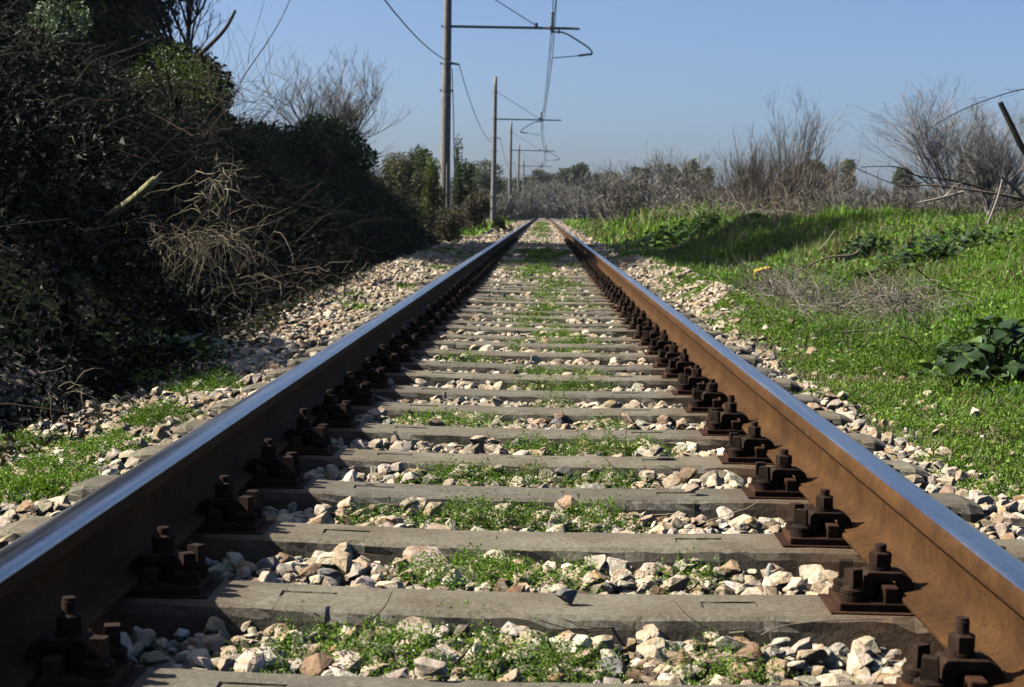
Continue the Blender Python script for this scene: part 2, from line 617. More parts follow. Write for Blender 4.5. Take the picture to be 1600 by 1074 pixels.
# ------------------------------------------------------------------ rails
def rail(name, xc, sign, label):
    # half profile, from the head centre down to the foot, mirrored
    h = RAIL_TOP
    half = [(0.0, h), (0.012, h - 0.0002), (0.022, h - 0.0012), (0.029, h - 0.0042), (0.0335, h - 0.011), (0.0348, h - 0.030),
            (0.0350, h - 0.034), (0.0335, h - 0.0375), (0.016, h - 0.0435), (0.0095, h - 0.050), (0.0075, h - 0.062),
            (0.0072, h - 0.098), (0.0095, FOOT + 0.034), (0.020, FOOT + 0.024), (0.045, FOOT + 0.0165), (0.0735, FOOT + 0.0105),
            (0.0765, FOOT + 0.008), (0.0765, FOOT + 0.001), (0.075, FOOT)]
    prof = half + [(-x, z) for x, z in reversed(half[1:])]
    prof = np.array(prof)
    ys_ = np.unique(np.concatenate([np.arange(0.4, 12, 0.12), np.arange(12, 60, 0.5), np.arange(60, 292, 2)]).round(3))
    K = len(prof)
    V = np.zeros((len(ys_), K, 3))
    wob = 0.0012 * (fbm(ys_ * 1.1, 0 * ys_ + sign * 9, 4) - 0.5) + 0.010 * (vnoise(ys_ * 0.08, 0 * ys_, 14) - 0.5) * sstep(20, 60, ys_)
    V[:, :, 0] = prof[None, :, 0] + wob[:, None]
    V[:, :, 1] = ys_[:, None]
    V[:, :, 2] = prof[None, :, 1] - 0.006 * (vnoise(ys_ * 0.12, 0 * ys_, 15) * sstep(14, 40, ys_))[:, None]
    i = np.arange(len(ys_) * K).reshape(len(ys_), K)
    j = np.roll(i, -1, axis=1)
    F = np.stack([i[:-1], j[:-1], j[1:], i[1:]], -1)
    mi = np.ones((len(ys_) - 1, K), int)
    mi[:, :3] = 0
    mi[:, K - 3:] = 0
    inner = 3 if sign < 0 else K - 4          # gauge corner polished as well
    if sign < 0:
        mi[:, 3] = 0
    V = V.reshape(-1, 3)
    o = mesh(name, V, F.reshape(-1, 4), None, mats=[STEEL, RUST], midx=mi.ravel(), smooth=True)
    caps = None
    o.location.x = xc
    o.data.materials[0] = STEEL
    return tag(o, label, 'rail', 'rails of the track')


rail('rail', XL, -1, 'left rail, its inner side in deep shadow and its top shining blue')
rail('rail', XR, 1, 'right rail with sunlit orange-brown rusty side and pale shining top')


# ------------------------------------------------------------------ sleepers and their fastenings
def bm_obj(name, bm, mat, parent=None, smooth=False):
    me = bpy.data.meshes.new(name)
    bm.normal_update()
    bm.to_mesh(me)
    bm.free()
    me.materials.append(mat)
    if smooth:
        me.polygons.foreach_set('use_smooth', [True] * len(me.polygons))
    o = bpy.data.objects.new(name, me)
    COL.objects.link(o)
    if parent is not None:
        o.parent = parent
    return o


def bm_box(bm, c, s, bev=0.0):
    r = bmesh.ops.create_cube(bm, size=1.0)
    vs = r['verts']
    bmesh.ops.scale(bm, verts=vs, vec=s)
    bmesh.ops.translate(bm, verts=vs, vec=c)
    if bev:
        es = list({e for v in vs for e in v.link_edges})
        bmesh.ops.bevel(bm, geom=es, offset=bev, segments=2, affect='EDGES', profile=0.6)


def bm_cyl(bm, c, r, h, seg=16, r2=None, rot=0.0):
    m = Matrix.Translation(c) @ Matrix.Rotation(rot, 4, 'Z')
    return bmesh.ops.create_cone(bm, cap_ends=True, segments=seg, radius1=r, radius2=r if r2 is None else r2, depth=h, matrix=m)


def bm_prism_xz(bm, pts, y0, y1, bev=0.0):
    a = [bm.verts.new((x, y0, z)) for x, z in pts]
    b = [bm.verts.new((x, y1, z)) for x, z in pts]
    f = [bm.faces.new(a), bm.faces.new(list(reversed(b)))]
    for k in range(len(pts)):
        q = (k + 1) % len(pts)
        f.append(bm.faces.new((a[q], a[k], b[k], b[q])))
    bmesh.ops.recalc_face_normals(bm, faces=f)
    if bev:
        es = list({e for v in a + b for e in v.link_edges})
        bmesh.ops.bevel(bm, geom=es, offset=bev, segments=2, affect='EDGES', profile=0.6)


def beam_bm(seed):
    """prestressed beam: chamfered, a little lower in the middle, with two cast recesses in its top"""
    r = np.random.default_rng(seed)
    bm = bmesh.new()
    L, wt, wb, H = 1.13, 0.092, 0.135, 0.17
    xs_ = sorted(set(np.round(np.concatenate([np.linspace(-L, L, 58), [-0.43, -0.33, 0.33, 0.43]]), 4)))
    rings = []
    for x in xs_:
        e = 1.0
        k = (L - abs(x)) / 0.03
        if k < 1:
            e = 0.80 + 0.2 * math.sqrt(max(0, 1 - (1 - k) ** 2))
        dip = -0.009 * (1 - min(1, (abs(x) / 0.55) ** 2)) if abs(x) < 0.55 else 0
        jit = lambda s: r.normal(0, s)
        w1, w2 = wt * e, wb * e
        zt = dip - (1 - e) * 0.06
        chip = 0.007 * r.random() if r.random() < 0.13 else 0
        ring = [(-w2, -H), (-w1 - 0.009 + jit(.0012), -0.024 + dip + jit(.002)), (-w1 - 0.003 + jit(.0015) + chip, -0.008 + zt + jit(.0012) - chip * 0.6), (-w1 + 0.008 + chip, zt - 0.001 + jit(.0006)),
                (-w1 * 0.4, zt + 0.001), (w1 * 0.4, zt + 0.001),
                (w1 - 0.008, zt - 0.001 + jit(.0006)), (w1 + 0.003 + jit(.0015), -0.008 + zt + jit(.0012)), (w1 + 0.009 + jit(.0012), -0.024 + dip + jit(.002)), (w2, -H)]
        rings.append([bm.verts.new((x, y, z)) for y, z in ring])
    n = len(rings[0])
    for a, b in zip(rings[:-1], rings[1:]):
        for k in range(n):
            q = (k + 1) % n
            rec = k == 4 and 0.325 < abs(a[0].co.x) < 0.432 and 0.325 < abs(b[0].co.x) < 0.432
            if rec:
                # recess: inset floor 3.5 mm down on the middle strip
                p = [a[k], a[q], b[q], b[k]]
                fl = []
                for v in p:
                    c = v.co.copy()
                    c.y *= 0.62
                    fl.append(bm.verts.new((c.x, c.y, c.z - 0.0006)))
                lo = [bm.verts.new((v.co.x, v.co.y * (0.93 + 0.1 * r.random()), v.co.z - 0.003)) for v in fl]
                bm.faces.new((p[0], p[3], fl[3], fl[0]))
                bm.faces.new((p[2], p[1], fl[1], fl[2]))
                bm.faces.new((fl[0], fl[3], lo[3], lo[0]))
                bm.faces.new((fl[2], fl[1], lo[1], lo[2]))
                bm.faces.new((lo[1], lo[0], lo[3], lo[2]))
                ax = abs(p[0].co.x)
                bx = abs(p[3].co.x)
                if abs(min(ax, bx) - 0.33) < 0.003 or abs(max(ax, bx) - 0.43) < 0.003:
                    near0 = abs(ax - 0.33) < 0.003 or abs(ax - 0.43) < 0.003
                    s = (0, 1) if near0 else (2, 3)
                    bm.faces.new((fl[s[0]], fl[s[1]], lo[s[1]], lo[s[0]]))
                continue
            bm.faces.new((a[q], a[k], b[k], b[q]))
    bm.faces.new(rings[0])
    bm.faces.new(list(reversed(rings[-1])))
    bmesh.ops.recalc_face_normals(bm, faces=bm.faces)
    return bm


# fastening profile measured from the foot edge (x = 0), outwards negative
def clamp_bm():
    bm = bmesh.new()
    pts = [(-0.064, 0.019), (-0.062, 0.060), (-0.056, 0.067), (0.004, 0.067), (0.020, 0.058), (0.026, 0.046), (0.026, 0.036), (0.006, 0.031),
           (0.001, 0.046), (-0.004, 0.052), (-0.036, 0.050), (-0.041, 0.045), (-0.043, 0.019)]
    bm_prism_xz(bm, pts, -0.029, 0.029, 0.0022)
    return bm


def bolt_bm(extra=0.0):
    bm = bmesh.new()
    c = -0.030
    bm_cyl(bm, (c, 0, 0.0700), 0.0205, 0.006, 18)
    bm_cyl(bm, (c, 0, 0.0752), 0.0185, 0.0035, 18)
    bm_cyl(bm, (c, 0, 0.0872), 0.0203, 0.020, 6, rot=0.35)
    bm_cyl(bm, (c, 0, 0.0985), 0.0190, 0.0026, 6, 0.0150, rot=0.35)
    h = 0.014 + extra
    for k in range(int(h / 0.0035)):
        bm_cyl(bm, (c, 0, 0.1008 + k * 0.0035), 0.0112, 0.0024, 12, 0.0100)
    bm_cyl(bm, (c, 0, 0.099 + h / 2), 0.0098, h, 12)
    bm_cyl(bm, (c, 0, 0.044), 0.0105, 0.048, 12)
    return bm


def coach_bm():
    bm = bmesh.new()
    bm_cyl(bm, (0, 0, 0.0225), 0.0235, 0.007, 18)
    bm_cyl(bm, (0, 0, 0.0288), 0.0220, 0.0045, 18, 0.0215)
    bm_cyl(bm, (0, 0, 0.0352), 0.0228, 0.0055, 18)
    bm_cyl(bm, (0, 0, 0.0415), 0.0215, 0.006, 18, 0.0135)
    bm_cyl(bm, (0, 0, 0.0590), 0.0180, 0.031, 4, 0.0158, rot=0.9)
    return bm


def plate_bm():
    """ribbed base plate; x measured from the rail centre"""
    bm = bmesh.new()
    bm_box(bm, (0, 0, 0.0100), (0.372, 0.125, 0.0160), 0.003)
    for s in (-1, 1):
        bm_box(bm, (s * 0.0945, 0, 0.0305), (0.026, 0.118, 0.030), 0.003)
    return bm


def pad_bm():
    bm = bmesh.new()
    bm_box(bm, (0, 0, 0.0015), (0.405, 0.150, 0.0034), 0.001)
    return bm


def mk(bmf, name, mat):
    o = bm_obj(name, bmf, mat)
    me = o.data
    bpy.data.objects.remove(o)
    return me


ME = {
    'clamp': mk(clamp_bm(), 'rail_clamp', IRON), 'bolt': mk(bolt_bm(0.0), 'clamp_bolt', IRON), 'bolt2': mk(bolt_bm(0.010), 'clamp_bolt', IRON),
    'coach': mk(coach_bm(), 'coach_screw', IRON), 'plate': mk(plate_bm(), 'base_plate', PLATE), 'pad': mk(pad_bm(), 'rail_pad', PLATE),
}
BEAMS = [mk(beam_bm(s), 'concrete_beam', CONC) for s in range(6)]


def child(name, me, parent, M):
    o = bpy.data.objects.new(name, me)
    COL.objects.link(o)
    o.parent = parent
    o.matrix_local = M
    return o


def simple_fastening():
    """plate, clamps and screws of a far sleeper in one mesh"""
    bm = plate_bm()
    for s in (-1, 1):
        tmp = bmesh.new()
        for key, x, y in (('clamp', 0, 0), ('bolt', 0, 0), ('coach', -0.083, 0.037), ('coach', -0.083, -0.037)):
            t2 = bmesh.new()
            t2.from_mesh(ME[key])
            me2 = bpy.data.meshes.new('tmp')
            bmesh.ops.translate(t2, verts=t2.verts, vec=(x, y, 0))
            t2.to_mesh(me2)
            t2.free()
            tmp.from_mesh(me2)
            bpy.data.meshes.remove(me2)
        bmesh.ops.translate(tmp, verts=tmp.verts, vec=(-0.0765, 0, 0))
        if s > 0:
            bmesh.ops.scale(tmp, verts=tmp.verts, vec=(-1, 1, 1))
            bmesh.ops.reverse_faces(tmp, faces=tmp.faces)
        me2 = bpy.data.meshes.new('tmp')
        tmp.to_mesh(me2)
        tmp.free()
        bm.from_mesh(me2)
        bpy.data.meshes.remove(me2)
    return bm


ME['far'] = mk(simple_fastening(), 'base_plate', IRON)

ORD = ['first', 'second', 'third', 'fourth', 'fifth', 'sixth', 'seventh', 'eighth', 'ninth', 'tenth', 'eleventh', 'twelfth', 'thirteenth',
       'fourteenth', 'fifteenth', 'sixteenth', 'seventeenth', 'eighteenth', 'nineteenth', 'twentieth', 'twenty-first', 'twenty-second',
       'twenty-third', 'twenty-fourth']
SP, Y0, NSL, NDET = 0.6, 2.405, 68, 34
SLEEPERS = []
for k in range(NSL):
    y = Y0 + SP * k + (rng.normal(0, 0.008) if k > 3 else 0)
    if k == 0:
        lab = 'grey concrete sleeper cut off by the bottom edge, pale stone resting on its back edge'
    elif k == 1:
        lab = 'nearest concrete sleeper seen whole, a small pointed grey stone standing on it'
    elif k < len(ORD):
        lab = 'weathered concrete sleeper, %s up from the bottom edge counting the one cut off there' % ORD[k]
    elif y < 23.5:
        lab = 'one of the thin far sleepers seen edge-on just before the band of tree shadow'
    else:
        lab = 'one of the far sleepers nearly buried in ballast in and beyond the shadow band'
    t = empty('railway_sleeper', (GX, y, -0.002 if k < 4 else rng.normal(-0.003, 0.004)), lab, 'sleeper', 'concrete sleepers under the rails')
    t.rotation_euler.z = rng.normal(0, 0.004)
    SLEEPERS.append(y)
    child('concrete_beam', BEAMS[k % 6], t, Matrix.Identity(4) if k % 2 else Matrix.Rotation(math.pi, 4, 'Z'))
    for xr in (XL - GX, XR - GX):
        if k >= NDET:
            child('base_plate', ME['far'], t, Matrix.Translation((xr, 0, 0)))
            continue
        p = child('base_plate', ME['plate'], t, Matrix.Translation((xr, 0, 0)))
        child('rail_pad', ME['pad'], p, Matrix.Identity(4))
        for s in (-1, 1):
            B = Matrix.Translation((s * 0.0765, 0, 0)) @ (Matrix.Identity(4) if s < 0 else Matrix.Rotation(math.pi, 4, 'Z'))
            j = Matrix.Translation((rng.normal(0, .001), rng.normal(0, .004), 0))
            child('rail_clamp', ME['clamp'], p, B @ j)
            child('clamp_bolt', ME['bolt2' if (k == 0 or rng.random() < .25) else 'bolt'], p,
                  B @ j @ Matrix.Translation((-0.03, 0, 0)) @ Matrix.Rotation(rng.uniform(0, 1.0), 4, 'Z') @ Matrix.Translation((0.03, 0, 0)))
            for yy in (-0.037, 0.037):
                child('coach_screw', ME['coach'], p, B @ Matrix.Translation((-0.083, yy, 0)) @ Matrix.Rotation(rng.uniform(-0.6, 0.6), 4, 'Z'))
SLEEPERS = np.array(SLEEPERS)


# ------------------------------------------------------------------ ballast stones
def rock_proto(seed, near):
    r = np.random.default_rng(seed)
    n = 17 if near else 11
    p = r.normal(0, 1, (n, 3))
    p = unit(p) * r.uniform(0.82, 1.02, (n, 1))
    p *= np.array([1.0, r.uniform(0.65, 0.95), r.uniform(0.5, 0.85)])
    bm = bmesh.new()
    for q in p:
        bm.verts.new(q)
    bmesh.ops.convex_hull(bm, input=bm.verts)
    bmesh.ops.delete(bm, geom=[v for v in bm.verts if not v.link_faces], context='VERTS')
    if near:
        bmesh.ops.dissolve_limit(bm, angle_limit=0.25, verts=bm.verts, edges=bm.edges)
        bmesh.ops.bevel(bm, geom=list(bm.edges), offset=0.035, segments=1, affect='EDGES')
        bmesh.ops.triangulate(bm, faces=bm.faces)
        bmesh.ops.subdivide_edges(bm, edges=[e for e in bm.edges if e.calc_length() > 0.5], cuts=1, use_grid_fill=False)
        for v in bm.verts:
            v.co *= 1 + r.normal(0, 0.025)
    bmesh.ops.triangulate(bm, faces=bm.faces)
    bm.verts.index_update()
    V = np.array([v.co[:] for v in bm.verts])
    F = np.array([[v.index for v in f.verts] for f in bm.faces])
    bm.free()
    return V, F


NEAR = [rock_proto(s, True) for s in range(14)]
FAR = [rock_proto(100 + s, False) for s in range(10)]
SCOL = [(0.38, 0.325, 0.240), (0.30, 0.270, 0.220), (0.32, 0.255, 0.170), (0.20, 0.140, 0.090), (0.45, 0.405, 0.325), (0.19, 0.18, 0.165)]
SW = [0.44, 0.14, 0.22, 0.05, 0.12, 0.03]


def sleeper_dist(Y):
    i = np.clip(np.round((Y - Y0) / SP).astype(int), 0, len(SLEEPERS) - 1)
    return np.abs(Y - SLEEPERS[i])


def ballast(y0, y1, sp, rmean, protos, top_shift=0.0, x0=-2.75, x1=2.1, lift=1.0):
    gx = np.arange(x0, x1, sp)
    gy = np.arange(y0, y1, sp)
    X, Y = np.meshgrid(gx, gy)
    X = (X + rng.uniform(-0.5, 0.5, X.shape) * sp).ravel()
    Y = (Y + rng.uniform(-0.5, 0.5, Y.shape) * sp).ravel()
    n = len(X)
    keep = np.ones(n, bool)
    ledge = -(foot_t(Y) + 0.10 - 0.4 * vnoise(Y * 0.8, X * 0.8, 30))
    keep &= X > ledge
    redge = 1.38 + 0.34 * (vnoise(Y * 1.0, X * 0 + 2, 31) - 0.5) - 0.25 * sstep(4, 1, Y) - 0.1 + 0.35 * np.exp(-((Y - 18) / 6) ** 2)
    keep &= (X < redge) | ((rng.random(n) < 0.05) & (X < 1.75))
    r = rmean * np.exp(rng.normal(0, 0.33, n))
    r = np.minimum(r, rmean * 1.9)
    sd = sleeper_dist(Y)
    onsl = (sd < 0.09) & (np.abs(X - GX) < 1.12)
    near_edge = (sd < 0.115 + r * 0.5) & (np.abs(X - GX) < 1.15)
    keep &= ~onsl & (~near_edge | (rng.random(n) < 0.75))
    # out of the fastenings and rails
    for xr in (XL, XR):
        keep &= ~((np.abs(X - xr) < 0.075))
        keep &= ~((np.abs(X - xr) < 0.21) & (sd < 0.13))
    X, Y, r = X[keep], Y[keep], r[keep]
    n = len(X)
    z = land(X, Y) + r * rng.uniform(0.1, 0.8, n) * lift + top_shift
    # beyond the nearest bays the stones lie higher between the sleepers
    inb = np.abs(X - GX) < 1.12
    z = np.where(inb, np.minimum(z, np.interp(Y, [0, 10, 20, 26, 60], [-0.012, -0.008, 0.0, 0.012, 0.02]) - r * 0.55 + 0.012 * rng.random(n)), z)
    S = r[:, None] * rng.uniform(0.8, 1.25, (n, 3))
    C = pick_cols(n, SCOL, SW, 0.16)
    dirt = fbm(X * 1.4, Y * 0.9, 40)[:, None]
    C = C * (1.04 + 0.34 * sstep(0.3, 0.6, dirt))
    return scatter(protos, np.stack([X, Y, z], 1), rand_rot(n, 0.6), S, C)


parts = []
parts.append(ballast(2.1, 6.5, 0.033, 0.0178, NEAR, 0.004))
parts.append(ballast(2.1, 6.5, 0.038, 0.0205, NEAR, 0.020))
parts.append(ballast(2.1, 6.5, 0.15, 0.029, NEAR, 0.018))
parts.append(ballast(6.5, 13, 0.038, 0.0200, FAR, 0.0))
parts.append(ballast(6.5, 13, 0.048, 0.0225, NEAR[:8], 0.018))
parts.append(ballast(13, 26, 0.052, 0.026, FAR, 0.0))
parts.append(ballast(13, 26, 0.075, 0.029, FAR, 0.012))
parts.append(ballast(26, 55, 0.10, 0.036, FAR, 0.004))
parts.append(ballast(55, 130, 0.24, 0.06, FAR, 0.0, -2.0, 1.6))
# stray stones lying on sleepers
n = 60
ks = rng.integers(3, 40, n)
X = np.where(rng.random(n) < 0.6, rng.uniform(-0.5, 0.6, n), rng.choice([-1, 1], n) * rng.uniform(0.95, 1.08, n))
P = np.stack([X, SLEEPERS[ks] + rng.uniform(-0.06, 0.08, n), 0.012 * np.ones(n)], 1)
parts.append(scatter(NEAR, P, rand_rot(n, 0.5), rng.uniform(0.012, 0.026, (n, 1)) * rng.uniform(0.8, 1.2, (n, 3)), pick_cols(n, SCOL, SW)))
V, F, C = merge(parts)
tag(mesh('ballast', V, F, STONE, tint=C), 'angular cream, tan and grey limestone ballast heaped between and beside the sleepers', 'ballast', kind='stuff')


def single_stone(X, Y, z, s, col, seed, label):
    v, f = rock_proto(seed, True)
    v = v * np.array(s)
    v[:, 2] -= v[:, 2].min()
    o = mesh('stone', v, f, STONE, tint=np.array(col))
    o.location = (X, Y, z)
    return tag(o, label, 'stone')


single_stone(0.055, 2.985, -0.008, (0.026, 0.020, 0.030), (0.14, 0.14, 0.13), 903, 'small pointed grey stone standing on the nearest whole sleeper')
single_stone(-0.155, 2.49, -0.006, (0.036, 0.028, 0.020), (0.36, 0.31, 0.24), 911, 'pale cream stone on the back edge of the sleeper cut off at the bottom')


# ------------------------------------------------------------------ overhead line poles and wires
def tube_obj(name, pts, r, mat, parent=None, sides=6):
    P = np.array(pts, float)[None]
    rr = np.full((1, P.shape[1]), r) if np.isscalar(r) else np.array(r, float)[None]
    V_, F_ = tubes(P, rr, sides)
    o = mesh(name, V_, F_, mat, parent, smooth=True)
    return o


def smooth_path(pts, k=6):
    pts = np.array(pts, float)
    n = len(pts)
    out = []
    for i in range(n - 1):
        p0, p1, p2, p3 = pts[max(i - 1, 0)], pts[i], pts[i + 1], pts[min(i + 2, n - 1)]
        for t in np.linspace(0, 1, k, endpoint=False):
            out.append(0.5 * ((2 * p1) + (-p0 + p2) * t + (2 * p0 - 5 * p1 + 4 * p2 - p3) * t * t + (-p0 + 3 * p1 - 3 * p2 + p3) * t ** 3))
    out.append(pts[-1])
    return np.array(out)


PX = -2.96
ZARM = CAM_H + 5.50
POLES = [(1.0, 1), (51.0, 1), (101.0, -1), (151.0, 1), (201.0, -1), (251.0, 1)]
POLE_WORDS = [None, 'nearest and tallest grey overhead line pole, its top out of the picture', 'second overhead line pole, slim and dark, with steady arm looping left',
              'third overhead line pole along the left side, arm looping right', 'fourth overhead line pole, small in the distance', 'farthest overhead line pole, tiny beside the fourth']
STAG = {1: 0.17, -1: -0.2}


def pole(Y, side, label):
    gz = float(land(PX, Y)) - 0.3
    t = empty('overhead_line_pole', (PX, Y, gz), label, 'pole', 'poles carrying the overhead line')
    top = CAM_H + 8.0 - gz
    z0 = 0.0
    zz = np.linspace(0, top, 14)
    V_, F_ = tubes(np.stack([0 * zz, 0 * zz, zz], 1)[None], (0.172 - 0.065 * zz / top)[None], 14)
    cap = len(V_)
    V_ = np.concatenate([V_, [[0, 0, top]]])
    r_ = np.arange(cap - 14, cap)
    tri = np.stack([r_, np.roll(r_, -1), np.full(14, cap)], 1)
    mesh('shaft', V_, [F_, tri], POLEM, t, smooth=True)
    za = ZARM - gz
    for dz in (za, za - 1.1, za - 1.9, za + 1.6):
        rr = 0.172 - 0.065 * dz / top + 0.012
        tube_obj('clamp_band', [(0, 0, dz - 0.03), (0, 0, dz + 0.03)], rr, STEELDK, t, 12)
        bmx = bmesh.new()
        bm_box(bmx, (rr + 0.02, 0, dz), (0.05, 0.03, 0.06))
        bm_box(bmx, (-rr - 0.02, 0, dz), (0.05, 0.03, 0.06))
        bm_obj('band_bolt', bmx, STEELDK, t)
    tube_obj('cantilever_arm', [(0.1, 0, za), (0.18, 0, za), (3.95, 0, za + 0.0)], 0.040, STEELDK, t, 8)
    tube_obj('tie_rod', [(0.1, 0, za + 1.6), (2.66, 0, za + 0.06)], 0.014, STEELDK, t, 5)
    bmx = bmesh.new()
    bm_box(bmx, (2.66, 0, za + 0.07), (0.09, 0.08, 0.15), 0.01)
    bm_obj('tie_clamp', bmx, STEELDK, t)
    xm = -PX + STAG[side]
    # insulator and hanger that carry the wires under and over the arm
    ins = tube_obj('insulator', [(xm, 0, za - 0.1 + 0.075 * k) for k in range(9)], [0.03, 0.06] * 4 + [0.03], CERAM, t, 10)
    bmx = bmesh.new()
    bm_box(bmx, (xm + 0.0, 0, za), (0.16, 0.12, 0.13), 0.015)
    bm_box(bmx, (xm + side * 0.2, 0, za - 0.06), (0.05, 0.08, 0.2), 0.01)
    bm_obj('arm_bracket', bmx, STEELDK, t)
    s = side
    loop = smooth_path([(xm - 0.05 * s, 0, za - 0.12), (xm + 0.35 * s, 0, za - 0.13), (xm + 0.85 * s, 0, za - 0.40), (xm + 1.12 * s, 0, za - 0.58), (xm + 1.22 * s, 0, za - 0.72)])
    tube_obj('steady_bracket', loop, 0.026, STEELDK, t, 6)
    e = np.array([xm + 1.22 * s, 0, za - 0.74])
    f = np.array([xm + 0.80 * s, 0, za - 0.80])
    tube_obj('steady_insulator', [e + (f - e) * q for q in np.linspace(0, 1, 9)], [0.022, 0.045] * 4 + [0.022], CERAM, t, 8)
    tube_obj('steady_arm', [f, (xm + 0.04 * s, 0, za - 0.88)], 0.016, STEELDK, t, 6)
    tube_obj('feeder_bracket', [(0.1, 0, za - 1.10), (0.36, 0, za - 1.12)], 0.028, STEELDK, t, 6)
    return t


for (Y, s), w in zip(POLES, POLE_WORDS):
    if w:
        t = pole(Y, s, w)
        if Y == 51.0:
            zt = ZARM - t.location.z
            tube_obj('down_cable', [(0.16, -0.02, zt - 1.25), (0.22, -0.03, zt - 2.4), (0.27, -0.03, zt - 4.0), (0.34, 0, zt - 5.6)], 0.014, WIREM, t, 5)
            tube_obj('cable_guard', [(0.08, -0.19, 0.2), (0.06, -0.185, zt - 4.1)], 0.02, PALEBARK, t, 6)


def wire(name, fx, fz, r, label, sag, extra=None):
    P = []
    for (a, sa), (b, sb) in zip(POLES[:-1], POLES[1:]):
        for q in np.linspace(0, 1, 17)[:-1]:
            y = a + (b - a) * q
            P.append((fx(sa) * (1 - q) + fx(sb) * q, y, fz - sag * 4 * q * (1 - q)))
    P.append((fx(POLES[-1][1]), POLES[-1][0], fz))
    P = [p for p in P if p[1] < 252]
    return tag(tube_obj(name, P, r, WIREM, None, 5), label, 'wire', 'wires of the overhead line')


wire('contact_wire', lambda s: STAG[s] + 0.03, ZARM - 0.88, 0.012, 'lower overhead contact wire running away above the track', 0.05)
wire('messenger_wire', lambda s: STAG[s] - 0.02, ZARM + 0.02, 0.013, 'upper overhead wire sagging between the arms above the track', 0.62)
w2 = wire('messenger_wire', lambda s: STAG[s] + 0.06, ZARM + 0.5, 0.010, 'topmost overhead wire held above the arms by upright insulators', 0.95)
wire('feeder_wire', lambda s: PX + 0.36, ZARM - 1.10, 0.013, 'single loose wire sagging from pole to pole on the left', 1.05)
# droppers between messenger and contact wire
for k in range(12):
    y = 54 + k * 8.0
    seg = (y - 1) % 50 / 50
    i = int((y - 1) // 50)
    sa, sb = POLES[i][1], POLES[i + 1][1]
    x = STAG[sa] * (1 - seg) + STAG[sb] * seg
    sg = 4 * seg * (1 - seg)
    o = tube_obj('dropper_wire', [(x + 0.03, y, ZARM - 0.88 - 0.05 * sg), (x - 0.02, y, ZARM + 0.02 - 0.62 * sg)], 0.006, WIREM, None, 4)
    tag(o, 'thin upright dropper joining the two wires above the track', 'wire', 'droppers between the overhead wires')


# ------------------------------------------------------------------ woody plants
def branch_tree(origin, H, r0, n1, n2, n3, spread=0.6, up=0.05, trunk_frac=0.35, wob=0.12, n4=0, lean=(0, 0), first=0.3, rmin=0.002, l1=0.6, l2=0.5, l3=0.45, fit=None):
    """(trunk paths+radii), [branch paths+radii ...]"""
    o = np.array(origin, float)
    K = 8
    T = wander(o[None], np.array([[lean[0], lean[1], 1.0]]), np.array([H * trunk_frac + H * 0.35]), K, 0.06, 0.1)
    levels = [(T, taper([r0], K, 0.3))]

    def kids(P, R, n, lf, sp, up_, lo, rf):
        N_, K_ = P.shape[:2]
        L = np.linalg.norm(np.diff(P, axis=1), axis=2).sum(1)
        t = rng.uniform(lo, 0.98, (N_, n)) * (K_ - 1)
        i = np.minimum(t.astype(int), K_ - 2)
        f = (t - i)[..., None]
        a = P[np.arange(N_)[:, None], i]
        b = P[np.arange(N_)[:, None], i + 1]
        S = a * (1 - f) + b * f
        D = unit(b - a)
        rad = R[np.arange(N_)[:, None], i]
        rnd = unit(rng.normal(0, 1, D.shape))
        perp = unit(rnd - (rnd * D).sum(-1, keepdims=True) * D)
        ang = rng.uniform(0.5, 1.25, D.shape[:2] + (1,)) * sp
        Dn = D * np.cos(ang) + perp * np.sin(ang) + np.array([0, 0, up_])
        Ln = L[:, None] * lf * rng.uniform(0.55, 1.2, (N_, n)) * (1.15 - 0.5 * (t / (K_ - 1)))
        P2 = wander(S.reshape(-1, 3), Dn.reshape(-1, 3), Ln.ravel(), 6, wob, up)
        R2 = taper(np.maximum(rad.ravel() * rf, rmin), 6, 0.35)
        return P2, R2

    P, R = levels[0]
    for n, lf, lo, rf in ((n1, l1 / (trunk_frac + 0.35), first, 0.6), (n2, l2, 0.15, 0.55), (n3, l3, 0.1, 0.6), (n4, 0.5, 0.1, 0.7)):
        if n:
            P, R = kids(P, R, n, lf, spread, up * 2, lo, rf)
            levels.append((P, np.maximum(R, rmin)))
    if fit:
        A = np.concatenate([p.reshape(-1, 3) for p, _ in levels]) - o
        sz = fit[1] / np.percentile(A[:, 2], 99.3)
        sx = fit[0] * 0.5 / np.percentile(np.abs(A[:, 0] - np.median(A[:, 0])), 98)
        m = np.median(A[:, 0])
        levels = [(o + (p - o - np.array([m, 0, 0]) * np.clip((p - o)[..., 2:3] / max(1e-3, A[:, 2].mean()), 0, 1) * (1 - lean[0] * 0)) * np.array([sx, sx, sz]), r) for p, r in levels]
    return levels


def build_tree(name, origin, label, cat, group, bark, tw, levels, kbark=2):
    o = np.array(origin, float)
    t = empty(name, o, label, cat, group)
    vs = []
    for P, R in levels[:kbark]:
        v, f = tubes(P, R, 6)
        vs.append((v - o, f, np.zeros(3)))
    V_, F_, _ = merge(vs)
    mesh('trunk', V_, F_, bark, t, smooth=True)
    if len(levels) > kbark:
        vs = []
        for P, R in levels[kbark:]:
            v, f = tubes(P, R, 3)
            c = np.repeat(pick_cols(len(P), tw, [1] * len(tw), 0.2), P.shape[1] * 3, axis=0)
            vs.append((v - o, f, c))
        V_, F_, C_ = merge(vs)
        mesh('crown', V_, F_, TWIG, t, tint=C_)
    return t


def blob_points(n, centres, radii, shell=0.55):
    """points spread through a union of ellipsoids, denser towards the outside"""
    k = rng.integers(0, len(centres), n)
    d = unit(rng.normal(0, 1, (n, 3)))
    q = rng.uniform(shell ** 3, 1, (n, 1)) ** (1 / 3) * (1 + 0.22 * (rng.random((n, 1)) - 0.5))
    return np.array(centres)[k] + d * q * np.array(radii)[k]


